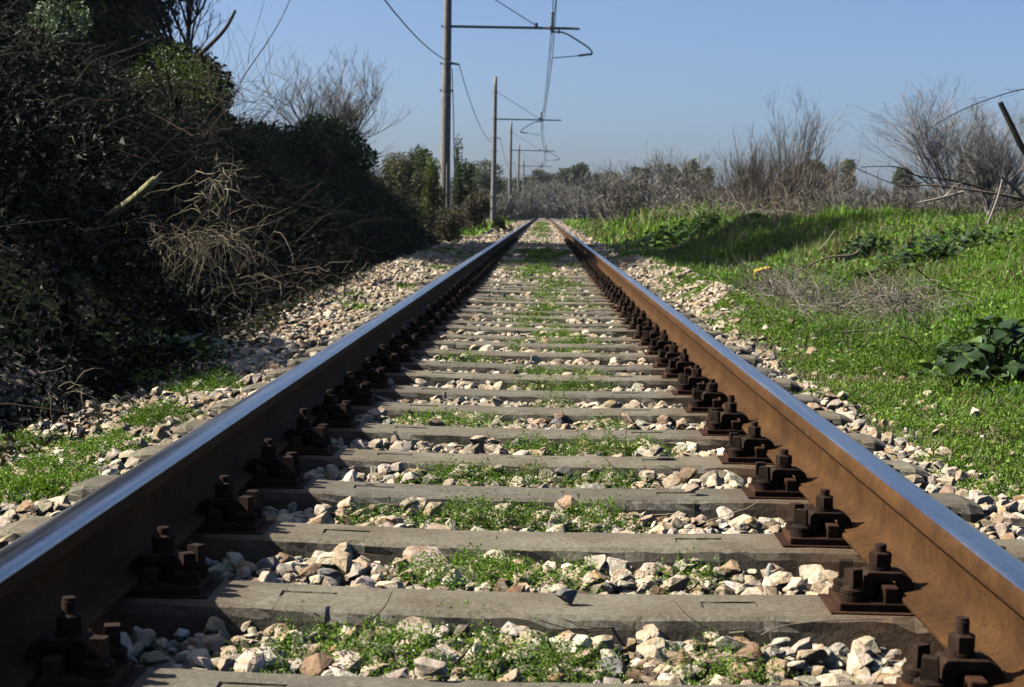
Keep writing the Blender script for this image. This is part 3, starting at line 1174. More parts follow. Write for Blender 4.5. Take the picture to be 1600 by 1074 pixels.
def leafy(name, origin, label, cat, group, centres, radii, n, size, cols, w, mat=LEAF, trunk=None, nt=40, shell=0.35, tcol=DARKBARK, aspect=0.6, flat=0.2):
    """a leafy thing: crown of many leaves on limbs"""
    o = np.array(origin, float)
    t = empty(name, o, label, cat, group)
    P = blob_points(n, centres, radii, shell)
    # gaps: drop leaves by noise
    g = fbm(P[:, 0] * 2.2 / max(0.3, np.max(radii)) + P[:, 2], P[:, 1] * 1.3 + P[:, 2] * 1.7, 55)
    P = P[g > 0.30]
    P = P[P[:, 2] > land(P[:, 0], P[:, 1]) - 0.02]
    v, f, c = leaves(P, size * rng.uniform(0.6, 1.3, len(P)), pick_cols(len(P), cols, w), flat, aspect)
    mesh('crown', v - o, f, mat, t, tint=c)
    if trunk:
        S = np.repeat(o[None], nt, 0) + rng.normal(0, 0.02, (nt, 3)) * np.array([1, 1, 0])
        tgt = blob_points(nt, centres, radii, 0.3)
        pp = np.zeros((nt, 6, 3))
        for k in range(6):
            q = k / 5
            pp[:, k] = S * (1 - q) + tgt * q + (np.array([0, 0, 1.0]) * 0.12 * np.linalg.norm(tgt - S, axis=1)[:, None]) * math.sin(q * math.pi)
        rr = taper(np.full(nt, trunk / math.sqrt(nt) * 2.2), 6, 0.3)
        rr[0] = np.linspace(trunk, trunk * 0.4, 6)
        v, f = tubes(pp, rr, 5)
        mesh('trunk', v - o, f, tcol, t, smooth=True)
    return t


IVY = [(0.012, 0.024, 0.008), (0.020, 0.036, 0.010), (0.034, 0.054, 0.012), (0.06, 0.08, 0.04)]
IVW = [4, 3, 1.4, 0.3]
DEAD = [(0.055, 0.042, 0.028), (0.085, 0.068, 0.046), (0.032, 0.025, 0.018), (0.14, 0.115, 0.085)]
GREENB = [(0.045, 0.075, 0.018), (0.07, 0.11, 0.02), (0.11, 0.14, 0.03), (0.03, 0.05, 0.015)]

# ---- left hedge: a run of bramble and ivy mounds on the bank
SCALE_L = 1.5
THICK = [
    # Y, t centre, ry, rt, label
    (5.6, 3.0, 1.5, 1.2, 'dark low bramble thicket at the left edge beside the track', 15000, 0.03),
    (8.2, 3.2, 1.9, 1.5, 'dark bramble thicket around the leaning mossy post', 24000, 0.032),
    (11.6, 3.6, 2.3, 1.9, 'tall dark thicket of dead brambles behind the pale twig tangle', 22000, 0.036),
    (15.6, 3.9, 2.6, 2.0, 'ivy-topped thicket whose crest catches the sun against the sky', 24000, 0.042),
    (20.5, 4.2, 3.0, 1.9, 'brown thicket sloping down to the heaped ballast on the left', 16000, 0.048),
    (26.5, 4.6, 3.6, 2.1, 'leafy ivy thicket below the round bare tree', 20000, 0.055),
    (33.5, 4.8, 4.0, 2.1, 'green and brown thicket between the bare tree and the nearest pole', 16000, 0.06),
    (41.0, 4.9, 4.5, 2.1, 'scrubby thicket just before the nearest pole', 13000, 0.065),
    (50.0, 5.6, 5.0, 2.1, 'low scrub around the foot of the nearest pole', 9000, 0.08),
]


def hedge_top(t, Y, seedy):
    """height of the top of the vegetation above the ground datum: the slope that the low sun grazes"""
    tf = foot_t(Y)
    lim = 0.84 * (t - np.interp(Y, [0, 6.2, 7.2, 9.1, 10, 22, 24, 38, 40, 60], [1.85, 1.85, 1.08, 1.08, 1.9, 1.95, 1.55, 1.65, 2.1, 2.3])) + 0.32 * (fbm(t * 1.1, Y * 0.9, 71) - 0.5) + 0.30 * (vnoise(t * 3.1, Y * 2.6, 72) - 0.5)
    cap = np.interp(Y, [0, 10, 18, 30, 45, 60], [3.4, 3.3, 2.5, 2.3, 2.1, 1.4])
    lim = np.minimum(lim, cap - 0.06 * t + 0.5 * (vnoise(t * 0.8, Y * 0.45, 74) - 0.5))
    s0 = np.interp(Y, [0, 9.2, 10, 60], [0, 0, 1, 1])
    tc = np.interp(Y, [0, 10, 15, 25, 60], [3.4, 3.6, 3.9, 4.8, 5.0]) + 0.5 * (vnoise(Y * 0.7, Y * 0, 75) - 0.5)
    lim = lim - s0 * 0.42 * sstep(tf + 0.1, tf + 0.6, t) * (1 - sstep(tc - 0.7, tc, t))
    edge = sstep(0.0, 0.5, t - tf + 0.3 * (vnoise(Y * 1.3, t * 0, 73) - 0.5))
    return lim * edge - 0.07


TY = np.array([a[0] for a in THICK])
for k, (yc, tc_, ry, rt, lab, nl, ls) in enumerate(THICK):
    o = np.array([-tc_, yc, float(land(-tc_, yc))])
    root = empty('bramble_thicket', o, lab, 'thicket', 'brambles and ivy along the left side')
    lo = (TY[k - 1] + yc) / 2 if k else 3.6
    hi = (TY[k + 1] + yc) / 2 if k < len(TY) - 1 else 60
    n = nl * 5
    Y = rng.uniform(lo - 0.5, hi + 0.5, n)
    tf = foot_t(Y)
    t = tf - 0.1 + rng.random(n) ** 1.15 * 5.2
    # wavy borders between neighbours
    sh = 0.6 * (vnoise(t * 1.3, Y * 0 + k, 77) - 0.5)
    sh2 = 0.6 * (vnoise(t * 1.3, Y * 0 + k + 1, 77) - 0.5)
    keep = (Y > lo + (sh if k else 0)) & (Y < hi + sh2)
    Y, t = Y[keep], t[keep]
    top = hedge_top(t, Y, k)
    gz = land(-t, Y)
    u = 1 - np.abs(rng.normal(0, 0.30, len(t)))
    z = gz + (top - gz) * u
    z = z + np.where(rng.random(len(t)) < 0.05, rng.uniform(0, 0.22, len(t)), 0)
    top = np.maximum(top, gz + (0.16 + 0.14 * (Y < 10)) * sstep(0, 0.5, t - foot_t(Y)))
    z = np.where(z > top + 0.25, top, z)
    ok = (top > gz + 0.06) & (u > -0.05)
    # clumps and hollows
    g = fbm(t * 2.6 + z * 1.3, Y * 2.2 + z * 2.0, 80 + k)
    ok &= g > 0.36
    P = np.stack([-t, Y, z], 1)[ok]
    P = P[:int(nl * SCALE_L)]
    hf = (P[:, 2] - land(P[:, 0], P[:, 1])) / 1.4
    g2 = fbm(P[:, 0] * 0.9, P[:, 1] * 0.8, 90)
    ivy = (rng.random(len(P)) < (0.5 + 0.6 * sstep(0.42, 0.6, g2) + 0.15 * hf))
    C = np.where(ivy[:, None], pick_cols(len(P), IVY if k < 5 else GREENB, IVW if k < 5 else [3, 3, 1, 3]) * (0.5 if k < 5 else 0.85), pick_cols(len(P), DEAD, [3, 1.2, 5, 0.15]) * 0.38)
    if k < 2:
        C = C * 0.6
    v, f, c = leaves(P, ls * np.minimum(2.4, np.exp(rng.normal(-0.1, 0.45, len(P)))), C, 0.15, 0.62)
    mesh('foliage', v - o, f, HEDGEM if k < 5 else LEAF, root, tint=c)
    # arching stems
    ns = int(nl * (0.018 if k < 2 else 0.05 if k < 5 else 0.12))
    i = rng.integers(0, len(P), ns)
    S = P[i] + rng.normal(0, 0.05, (ns, 3))
    D = rng.normal(0, 1, (ns, 3)) * np.array([0.8, 1.0, 0.6]) + np.array([0.35, 0, 0.05])
    Q = wander(S, D, rng.uniform(0.15, 0.75, ns) * (1 + 0.02 * yc), 6, 0.28, -0.12)
    r = rng.uniform(0.0011, 0.0032, ns) * (1 + 0.045 * yc)
    v, f = tubes(Q, taper(r, 6, 0.5), 3)
    c = np.repeat(pick_cols(ns, DEAD, [3, 2, 4, 0.35], 0.4) * (0.3 if k < 2 else 0.5), 18, axis=0)
    mesh('stems', v - o, f, TWIG, root, tint=c)


def tangle(name, centre, n, L, rad, cols, label, cat, spreadv, D0, r=(0.0012, 0.003), up=-0.1, wob=0.35, group=None, K=7):
    o = np.array(centre, float)
    S = o + rng.normal(0, 1, (n, 3)) * np.array(spreadv)
    D = rng.normal(0, 1, (n, 3)) * 0.7 + np.array(D0)
    Q = wander(S, D, rng.uniform(0.4, 1.0, n) * L, K, wob, up)
    rr = rng.uniform(r[0], r[1], n)
    v, f = tubes(Q, taper(rr, K, 0.4), 4)
    c = np.repeat(pick_cols(n, cols, [1] * len(cols), 0.2), K * 4, axis=0)
    ob = mesh(name, v - o, f, TWIG, None, tint=c)
    ob.location = o
    return tag(ob, label, cat, group)


PALE = [(0.22, 0.18, 0.12), (0.28, 0.24, 0.17), (0.15, 0.12, 0.08), (0.19, 0.18, 0.09)]
tangle('dead_bramble_tangle', at(318, 372, 9.9), 210, 0.40, 0, PALE, 'pale dry bramble tangle drooping in a sunlit fan above the ballast', 'brambles', (0.16, 0.12, 0.045), (0.15, 0, -0.1), (0.0008, 0.0022), -0.16, 0.22)
tangle('dead_bramble_tangle', at(345, 290, 10.2), 50, 0.36, 0, PALE, 'small pale knot of sunlit twigs above the larger dry tangle', 'brambles', (0.08, 0.1, 0.05), (0.25, 0, 0.1), (0.0014, 0.004), -0.12)
tangle('dead_bramble_tangle', at(75, 320, 8.0), 70, 0.4, 0, [(0.12, 0.10, 0.08), (0.07, 0.06, 0.05)], 'grey dry stems hanging left of the mossy post', 'brambles', (0.12, 0.15, 0.14), (0.2, 0, -0.1), (0.001, 0.0028), -0.15)
tangle('dead_twigs', at(110, 612, 5.9), 14, 0.26, 0, PALE[2:3], 'bleached broken twigs lying in shade at the foot of the brambles', 'twigs', (0.09, 0.08, 0.02), (0.3, 0, 0.15), (0.0014, 0.0032), -0.25, 0.3)
tangle('dead_twigs', at(465, 440, 12.5), 80, 0.36, 0, [(0.10, 0.075, 0.05), (0.06, 0.045, 0.03), (0.16, 0.13, 0.09)], 'brown twiggy litter at the hedge foot beside the sunlit ballast', 'twigs', (0.25, 0.8, 0.05), (0.2, 0, 0.5), (0.0015, 0.0035), -0.1)

# leaning mossy post
a, b = at(135, 366, 8.45), at(242, 283, 8.05)
m, nt, bs = mat_new('mossy_wood')
n1 = noise(nt, 22, 5, 0.6)
rr_ = ramp(nt, n1.outputs[0], [(0.3, (0.20, 0.165, 0.11)), (0.5, (0.20, 0.195, 0.09)), (0.7, (0.24, 0.26, 0.06))])
nt.links.new(rr_.outputs[0], bs.inputs['Base Color'])
bs.inputs['Roughness'].default_value = 0.95
bump(nt, bs, n1.outputs[0], 0.5, 0.01)
pp = [a + (b - a) * q + np.array([0, 0, 0.006 * math.sin(7 * q)]) for q in np.linspace(0, 1, 8)]
V_, F_ = tubes(np.array(pp)[None], (0.0210 * (1 + 0.06 * rng.normal(0, 1, 8)))[None], 9)
cv = np.array(pp[-1])
V_ = np.concatenate([V_, [cv + unit(b - a) * 0.002]])
ring = np.arange(len(V_) - 10, len(V_) - 1)
tri = np.stack([ring, np.roll(ring, -1), np.full(9, len(V_) - 1)], 1)
po = empty('leaning_post', a, 'mossy yellow-green broken post leaning out of the dark brambles', 'post')
mesh('shaft', V_ - a, [F_, tri], m, po, smooth=True)
Vs_, Fs_ = tubes(np.array([b + np.array([-0.01, 0, -0.004]), b + np.array([0.02, 0, 0.03]), b + np.array([0.035, 0, 0.045])])[None], np.array([[0.006, 0.004, 0.002]]), 4)
mesh('splinter', Vs_ - a, Fs_, GREYBARK, po)

# ---- tall ivy-clad trees behind the hedge
IVYT = [
    ((-8.3, 25.5), 2.9, 'tall dark ivy-covered tree at the left edge of the picture'),
    ((-8.2, 31.0), 3.2, 'tall ivy-covered tree, the one whose dark trunk edge stands against the sky'),
    ((-10.0, 36.8), 2.9, 'third ivy-covered tree standing behind the other two'),
]
for q, ((x, y), ry, lab) in enumerate(IVYT):
    gz = float(land(x, y))
    cs, rs = [], []
    for k in range(9):                       # the ivy column
        cs.append((x + rng.normal(0, 0.2), y + rng.normal(0, 0.3), gz + 0.5 + k * 0.62))
        rs.append((1.25 + rng.uniform(-0.15, 0.3), 1.3, 0.75))
    for k in range(15):                      # the crown above
        a_ = rng.uniform(0, 2 * math.pi)
        d_ = rng.uniform(0.2, 1.0)
        cs.append((x - 2.2 + math.cos(a_) * 1.9 * d_, y + math.sin(a_) * (ry - 0.4) * d_, gz + rng.uniform(5.5, 11.5)))
        rs.append((1.7, 1.6, 1.5))
    leafy('ivy_clad_tree', (x, y, gz - 0.1), lab, 'tree', 'ivy-covered trees behind the left brambles', cs, rs, 42000, 0.17, IVY, IVW, GLOSSY, 0.35, 60, 0.5)

cc = [at(70, 40, 17), at(62, 80, 17), at(85, 15, 17.3), at(88, 62, 16.8), at(125, 35, 17.2)]  # sun glints on the ivy, put into pale leaf colours
leafy('ivy_bush', cc[1] - np.array([0, 0, 0.8]), 'patch of ivy leaves coloured pale as sun glints high in the dark mass at upper left', 'bush', None, cc, [(0.14, 0.3, 0.2)] * 5, 1700, 0.05, [(0.10, 0.15, 0.06), (0.18, 0.23, 0.13), (0.05, 0.08, 0.03)], [2, 1.5, 2], GLOSSY, 0.01, 12)

cc = [at(262, 110, 25.5), at(300, 118, 25), at(322, 140, 25), at(285, 160, 25), at(318, 185, 25), at(250, 160, 26), at(330, 215, 24.5)]
leafy('ivy_mass', np.array([cc[1][0], 25.2, float(land(cc[1][0], 25.2)) - 0.1]), 'rounded ivy-smothered stump with a steep right edge below the upper-left twigs', 'ivy', None, cc, [(0.42, 0.8, 0.42)] * 7, 15000, 0.075, IVY, IVW, HEDGEM, 0.16, 30, 0.4)

# bare tree to the right of the ivy trunks
p = at(312, 215, 27.0)
lv = branch_tree((p[0] - 0.3, 27.0, float(land(p[0], 27))), 6.5, 0.06, 14, 8, 7, 0.7, 0.03, 0.5, 0.10, n4=4, lean=(0.12, 0), first=0.1, rmin=0.0028, l1=0.8, l2=0.6, l3=0.55, fit=(2.3, 5.2))
build_tree('bare_tree', (p[0] - 0.3, 27.0, float(land(p[0], 27))), 'dark leafless branching tree beside the ivy-covered trunk', 'tree', None, DARKBARK, [(0.10, 0.085, 0.065), (0.06, 0.05, 0.04)], lv)
tangle('bramble_shoots', at(368, 160, 15.5), 55, 1.0, 0, [(0.13, 0.10, 0.075), (0.08, 0.06, 0.045)], 'fine arching shoots rising from the crest of the hedge into the sky', 'brambles', (0.20, 0.5, 0.15), (-0.05, 0, 1.0), (0.0015, 0.003), 0.02, 0.16)
# one long thin shoot
P_ = smooth_path([at(362, 168, 15), at(385, 120, 15), at(420, 70, 15), at(447, 25, 15), at(468, -25, 15)])
tag(tube_obj('long_shoot', P_, np.linspace(0.006, 0.003, len(P_)), DARKBARK, None, 4), 'single long whip-like shoot curving up to the top edge of the picture', 'branch')
P_ = smooth_path([at(300, 100, 21), at(330, 75, 21), at(356, 48, 21), at(372, 20, 21)])
tag(tube_obj('broken_limb', P_, np.linspace(0.032, 0.018, len(P_)), DARKBARK, None, 6), 'thick dark broken limb slanting up against the sky at upper left', 'branch')
# sunlit yellow-green leaves on the crest
cc = [at(275, 95, 16.6), at(300, 118, 16.4), at(250, 120, 16.8), at(325, 140, 16.2)]
leafy('ivy_bush', cc[0] - np.array([0, 0, 0.5]), 'sunlit yellow-green ivy clump on the crest of the dark hedge', 'bush', None, cc, [(0.26, 0.4, 0.17)] * 4, 1500, 0.042, [(0.045, 0.075, 0.010), (0.085, 0.11, 0.012), (0.025, 0.045, 0.010)], [3, 2, 2], LEAF, 0.02, 30)
cc = [at(505, 205, 28), at(480, 222, 27), at(540, 225, 29), at(560, 250, 30), at(455, 235, 27)]
leafy('ivy_bush', cc[0] - np.array([0, 0, 0.8]), 'dark green glossy bush in front of the round bare tree', 'bush', None, cc, [(0.36, 0.7, 0.26)] * 5, 3600, 0.085, [(0.035, 0.06, 0.015), (0.06, 0.095, 0.02), (0.12, 0.15, 0.06)], [3, 3, 1.5], GLOSSY, 0.04, 40)

# round bare tree on the left skyline
p = at(525, 300, 46)
base = (p[0], 46.0, float(land(p[0], 46)) - 0.3)
lv = branch_tree(base, 4.6, 0.07, 26, 8, 7, 0.75, 0.05, 0.22, 0.05, n4=3, first=0.06, rmin=0.0032, l1=0.95, l2=0.6, l3=0.6, fit=(200 * 46 / FPX, CAM_H + 232 * 46 / FPX - base[2]))
build_tree('bare_tree', base, 'pale round-crowned leafless tree on the skyline left of the poles', 'tree', None, GREYBARK, [(0.22, 0.195, 0.155), (0.15, 0.13, 0.10), (0.28, 0.25, 0.21)], lv)

# evergreen shrubs and trees between the hedge and the second pole
EV = [(0.022, 0.036, 0.014), (0.04, 0.06, 0.02), (0.065, 0.085, 0.025)]
OLV = [(0.07, 0.085, 0.045), (0.11, 0.125, 0.07), (0.05, 0.062, 0.032)]


def clump(name, px, py0, py1, wpx, Z, n, size, cols, label, cat='bush', w=None, kb=6, mat=LEAF, group=None, top=0.5):
    """a shrub or tree seen between image rows py0 (top) and py1 (base) with width wpx"""
    b = at(px, py1, Z)
    b[2] = min(b[2], float(land(b[0], Z)) + 0.1)
    h = at(px, py0, Z)[2] - b[2]
    w_ = wpx * Z / FPX
    cs, rs = [], []
    for k in range(kb):
        q = rng.uniform(0.15, 0.9)
        wid = w_ * 0.5 * (1 - top * q)
        cs.append((b[0] + rng.uniform(-1, 1) * wid * 0.6, Z + rng.uniform(-1, 1) * w_ * 0.4, b[2] + h * q * 0.85))
        rs.append((wid * 0.62, w_ * 0.4, h * 0.22))
    cs.append((b[0], Z, b[2] + h * 0.80))
    rs.append((w_ * 0.30, w_ * 0.3, h * 0.2))
    return leafy(name, b, label, cat, group, cs, rs, n, size, cols, w or [1] * len(cols), mat, 0.02 * h + 0.02, 24, 0.2)


clump('evergreen_bush', 655, 228, 335, 75, 62, 7000, 0.10, EV, 'dark evergreen bush left of the nearest pole, under the far ridge')
clump('bush', 620, 238, 335, 80, 56, 6000, 0.09, [(0.10, 0.11, 0.04), (0.16, 0.13, 0.08), (0.06, 0.07, 0.03)], 'mixed olive and brown bush right below the bare tree branches')
clump('bush', 672, 245, 330, 55, 47, 5000, 0.07, [(0.10, 0.13, 0.03), (0.07, 0.10, 0.02), (0.17, 0.19, 0.05)], 'yellow-green sunlit bush immediately left of the nearest pole')
clump('young_conifer', 715, 212, 330, 26, 60, 4000, 0.07, EV, 'slim pointed dark young conifer just right of the nearest pole', 'tree', kb=9, top=0.85)
clump('evergreen_bush', 728, 252, 338, 46, 64, 7000, 0.10, EV, 'round dark evergreen bush between the nearest and second poles')
clump('evergreen_tree', 755, 250, 340, 95, 135, 9000, 0.19, OLV, 'broad grey-green tree on the far slope behind the second pole', 'tree')
clump('bush', 745, 300, 362, 66, 58, 5000, 0.08, DEAD, 'low brown bramble mound at the foot of the second pole')
clump('bush', 785, 336, 352, 34, 62, 1500, 0.06, [(0.10, 0.14, 0.02), (0.06, 0.09, 0.02)], 'small bright green clump right of the foot of the second pole')
clump('bush', 705, 322, 385, 90, 40, 5000, 0.06, DEAD + [(0.05, 0.07, 0.03)], 'dark scrub bulging towards the track below the nearest pole')

# ---- the right side
BNK = [(0.035, 0.075, 0.012), (0.06, 0.12, 0.018), (0.025, 0.05, 0.012)]
clump('leafy_plant', 1105, 333, 372, 70, 33, 3200, 0.06, BNK, 'dark green leafy weeds on the shaded hump, nearest the rails of the three', 'plant', kb=5)
clump('leafy_plant', 1175, 334, 378, 90, 31, 3600, 0.06, BNK, 'dark green leafy weeds on the shaded hump, directly below the coppiced bush', 'plant', kb=5)
clump('leafy_plant', 1262, 338, 378, 90, 30, 3600, 0.06, BNK, 'dark green leafy weeds on the shaded hump, right of the coppiced bush', 'plant', kb=5)
# coppiced willow bush
p = at(1195, 335, 42)
base = np.array([p[0], 42.0, float(land(p[0], 42)) - 0.05])
t = empty('coppiced_bush', base, 'many-stemmed coppiced leafless bush, tallest plant right of the track', 'bush')
ns = 64
S = base + rng.normal(0, 1, (ns, 3)) * np.array([0.50, 0.5, 0.02])
D = (S - base) * 0.42 + np.array([0.05, 0, 0.95]) + rng.normal(0, 0.14, (ns, 3))
thick = rng.random(ns) < 0.35
Ls = np.where(thick, rng.uniform(0.7, 1.7, ns), rng.uniform(1.1, 2.2, ns)) * np.interp(S[:, 0] - base[0], [-0.9, -0.1, 0.2, 0.35, 0.7, 1.0], [0.7, 0.75, 1.0, 1.85, 1.6, 0.85])
Q = wander(S, D, Ls, 7, 0.09, 0.04)
R_ = taper(np.where(thick, rng.uniform(0.014, 0.026, ns), rng.uniform(0.008, 0.014, ns)), 7, 0.5)
v, f = tubes(Q, R_, 5)
mesh('stems', v - base, f, GREYBARK, t, smooth=True)
vs = []
for lev in range(3):
    n_ = (4, 3, 3)[lev]
    N_, K_ = Q.shape[:2]
    i = rng.integers(2, K_ - 1, (N_, n_))
    S2 = Q[np.arange(N_)[:, None], i].reshape(-1, 3)
    D2 = unit(Q[np.arange(N_)[:, None], i] - Q[np.arange(N_)[:, None], i - 1]).reshape(-1, 3) + rng.normal(0, 0.32, (N_ * n_, 3)) + np.array([0, 0, 0.25])
    Q = wander(S2, D2, rng.uniform(0.35, 1.05, N_ * n_) * (1.0, 0.7, 0.5)[lev], 7, 0.12, 0.05)
    v, f = tubes(Q, taper(np.full(N_ * n_, (0.006, 0.0042, 0.0032)[lev]), 7, 0.4), 3)
    c = np.repeat(pick_cols(len(Q), [(0.20, 0.16, 0.12), (0.13, 0.10, 0.075), (0.26, 0.215, 0.165)], [1, 1, 1]), 21, axis=0)
    vs.append((v - base, f, c))
V_, F_, C_ = merge(vs)
mesh('crown', V_, F_, TWIG, t, tint=C_)
tangle('dead_bramble_tangle', at(1200, 335, 40), 320, 1.2, 0, [(0.22, 0.18, 0.14), (0.30, 0.26, 0.2), (0.14, 0.11, 0.08)], 'grey-brown dead undergrowth round the coppiced bush', 'brambles', (1.2, 0.8, 0.1), (0.0, 0, 0.4), (0.004, 0.008), -0.06)

# bare tree at far right
p = at(1535, 355, 21)
base = np.array([p[0], 21.0, float(land(p[0], 21)) - 0.05])
lv = branch_tree(base, 1.95, 0.034, 16, 9, 8, 0.62, 0.05, 0.25, 0.06, n4=4, first=0.2, rmin=0.0012, l1=0.95, l2=0.6, l3=0.6, fit=(150 * 21 / FPX, CAM_H + 165 * 21 / FPX - base[2]))
build_tree('bare_tree', base, 'pale-trunked small leafless tree on the grassy bank at far right', 'tree', None, PALEBARK, [(0.24, 0.22, 0.19), (0.30, 0.275, 0.24), (0.17, 0.155, 0.13)], lv)
p = at(1490, 330, 42)
base = np.array([p[0], 42.0, float(land(p[0], 42)) - 0.05])
lv = branch_tree(base, 3.6, 0.05, 24, 9, 8, 0.7, 0.06, 0.2, 0.05, n4=4, first=0.06, rmin=0.0019, l1=0.95, l2=0.6, l3=0.6, fit=(240 * 42 / FPX, CAM_H + 200 * 42 / FPX - base[2]))
build_tree('bare_tree', base, 'hazy round-topped leafless tree left of and behind the pale-trunked tree', 'tree', None, GREYBARK, [(0.28, 0.26, 0.235), (0.34, 0.32, 0.29)], lv)
p = at(1640, 330, 17)
base = np.array([p[0], 17.0, float(land(p[0], 17)) - 0.05])
lv = branch_tree(base, 2.0, 0.03, 9, 7, 6, 0.9, 0.0, 0.3, 0.14, n4=3, lean=(-0.3, 0), first=0.2, rmin=0.0025, fit=(150 * 17 / FPX, CAM_H + 235 * 17 / FPX - base[2]))
build_tree('bare_tree', base, 'leafless dark-twigged tree cut off by the right edge of the picture', 'tree', None, DARKBARK, [(0.12, 0.10, 0.08), (0.2, 0.17, 0.14)], lv)


def limb(name, pix, Z, r0, r1, mat, label, cat='branch', side=0, Zs=None):
    pts = [at(x, y, Z if Zs is None else Zs[k]) for k, (x, y) in enumerate(pix)]
    pts = smooth_path(pts, 5)
    t_ = empty(name, pts[0], label, cat)
    rr = np.linspace(r0, r1, len(pts))
    v, f = tubes(pts[None], rr[None], 6)
    mesh('main_stem', v - pts[0], f, mat, t_, smooth=True)
    if side:
        i = rng.integers(1, len(pts) - 1, side)
        D = unit(pts[i] - pts[i - 1]) + rng.normal(0, 0.6, (side, 3))
        Q = wander(pts[i], D, rng.uniform(0.08, 0.32, side) * Z / 16, 6, 0.22, 0.02)
        v, f = tubes(Q, taper(np.full(side, max(r1 * 0.6, 0.0015)), 6, 0.4), 3)
        mesh('twigs', v - pts[0], f, mat, t_)
    return t_


limb('broken_limb', [(1553, 163), (1572, 200), (1590, 235), (1612, 262)], 15, 0.024, 0.030, DARKBARK, 'thick black broken limb slanting down to the right edge')
limb('arching_shoot', [(1610, 138), (1560, 150), (1500, 172), (1450, 200), (1425, 222)], 15, 0.006, 0.003, DARKBARK, 'long thin shoot arching left over the far-right tree', side=10)
limb('fallen_branch', [(1610, 315), (1560, 305), (1520, 299), (1470, 292), (1440, 290), (1395, 289), (1330, 262)], 16, 0.017, 0.004, GREYBARK, 'long fallen branch reaching left above the bank, upper of the pair', side=26)
limb('fallen_branch', [(1615, 322), (1545, 300), (1480, 282), (1430, 276), (1395, 262), (1340, 262)], 17.5, 0.016, 0.004, DARKBARK, 'dark fallen branch crossing behind the pale one at far right', side=22)
limb('fallen_branch', [(1428, 318), (1460, 311), (1500, 300)], 14.5, 0.010, 0.013, PALEBARK, 'short pale stick lying level above the bank crest', side=2)
limb('propped_stick', [(1538, 350), (1552, 312), (1560, 278)], 13.5, 0.010, 0.008, PALEBARK, 'pale stick leaning upright against the far-right tree trunk')
limb('propped_stick', [(1558, 278), (1582, 298), (1606, 328)], 13.5, 0.012, 0.016, GREYBARK, 'brown stick slanting down to the right edge from the propped pale stick')
limb('fallen_branch', [(1235, 427), (1262, 414), (1292, 402), (1330, 398), (1345, 385)], 12.2, 0.006, 0.010, GREYBARK, 'bare grey branch sticking out of the leafy clump towards the track', side=3)
limb('dead_stick', [(1278, 391), (1291, 376), (1302, 360)], 13, 0.006, 0.004, PALEBARK, 'short pale stick standing slanted in the shaded grass')
limb('dead_stick', [(1249, 434), (1262, 443), (1275, 450)], 11, 0.006, 0.003, PALEBARK, 'short pale stick lying in grass right of the yellow marker')
limb('bramble_cane', [(1365, 462), (1410, 462), (1460, 458), (1500, 455), (1530, 458)], 9.2, 0.0035, 0.002, DARKBARK, 'dark bramble cane lying level across the sunny grass', side=5)
limb('bramble_cane', [(1428, 418), (1455, 440), (1490, 456), (1510, 472)], 9.0, 0.0040, 0.002, DARKBARK, 'dark bramble cane slanting down over the dead grass patch', side=4)
limb('bramble_cane', [(1300, 478), (1340, 466), (1380, 464), (1420, 476), (1450, 482)], 8.8, 0.0030, 0.002, DARKBARK, 'dark bramble cane arched over the left part of the dead grass', side=5)
limb('dead_stick', [(1310, 519), (1345, 516), (1378, 513), (1410, 494)], 8.2, 0.0035, 0.0018, GREYBARK, 'thin dark stick lying below the dead grass patch')
limb('dead_stick', [(1405, 525), (1428, 533), (1440, 548)], 8.1, 0.0045, 0.003, DARKBARK, 'black stem poking out left of the big-leaved shrub')
DRYG = [(0.22, 0.20, 0.15), (0.16, 0.145, 0.11), (0.28, 0.25, 0.20), (0.11, 0.09, 0.07)]
tangle('dead_grass_patch', at(1395, 470, 8.9), 420, 0.28, 0, DRYG, 'grey dead grass and stalks matted in the middle of the sunny bank', 'dead grass', (0.14, 0.25, 0.02), (0.0, 0, 0.6), (0.0012, 0.0026), -0.18, 0.3)
tangle('dead_grass_patch', at(1220, 455, 10.6), 330, 0.28, 0, DRYG, 'grey dead stalks standing between the ballast ridge and the yellow marker', 'dead grass', (0.12, 0.35, 0.02), (0.0, 0, 1.0), (0.0014, 0.0028), -0.1, 0.2)
tangle('dead_grass_patch', at(1290, 480, 9.4), 200, 0.25, 0, DRYG, 'sparse grey dead stalks between the two thicker dead patches', 'dead grass', (0.14, 0.3, 0.02), (0.0, 0, 0.8), (0.0012, 0.0024), -0.12, 0.25)

# yellow marker block
p = spot(1190, 434)
p[2] += 0.06
bmx = bmesh.new()
bm_box(bmx, (0, 0, 0), (0.19, 0.11, 0.11), 0.014)
for v_ in bmx.verts:
    v_.co.z += 0.018 * (v_.co.x / 0.09) + 0.003 * math.sin(50 * v_.co.x)
yo = bm_obj('marker_block', bmx, m_plain('faded_yellow_plastic', (0.42, 0.31, 0.025), 0.6, 0, 0.2, 25))
yo.location = p
yo.rotation_euler = (0.1, -0.1, 0.15)
tag(yo, 'small yellow block half hidden in the grass beside the ballast ridge', 'marker')


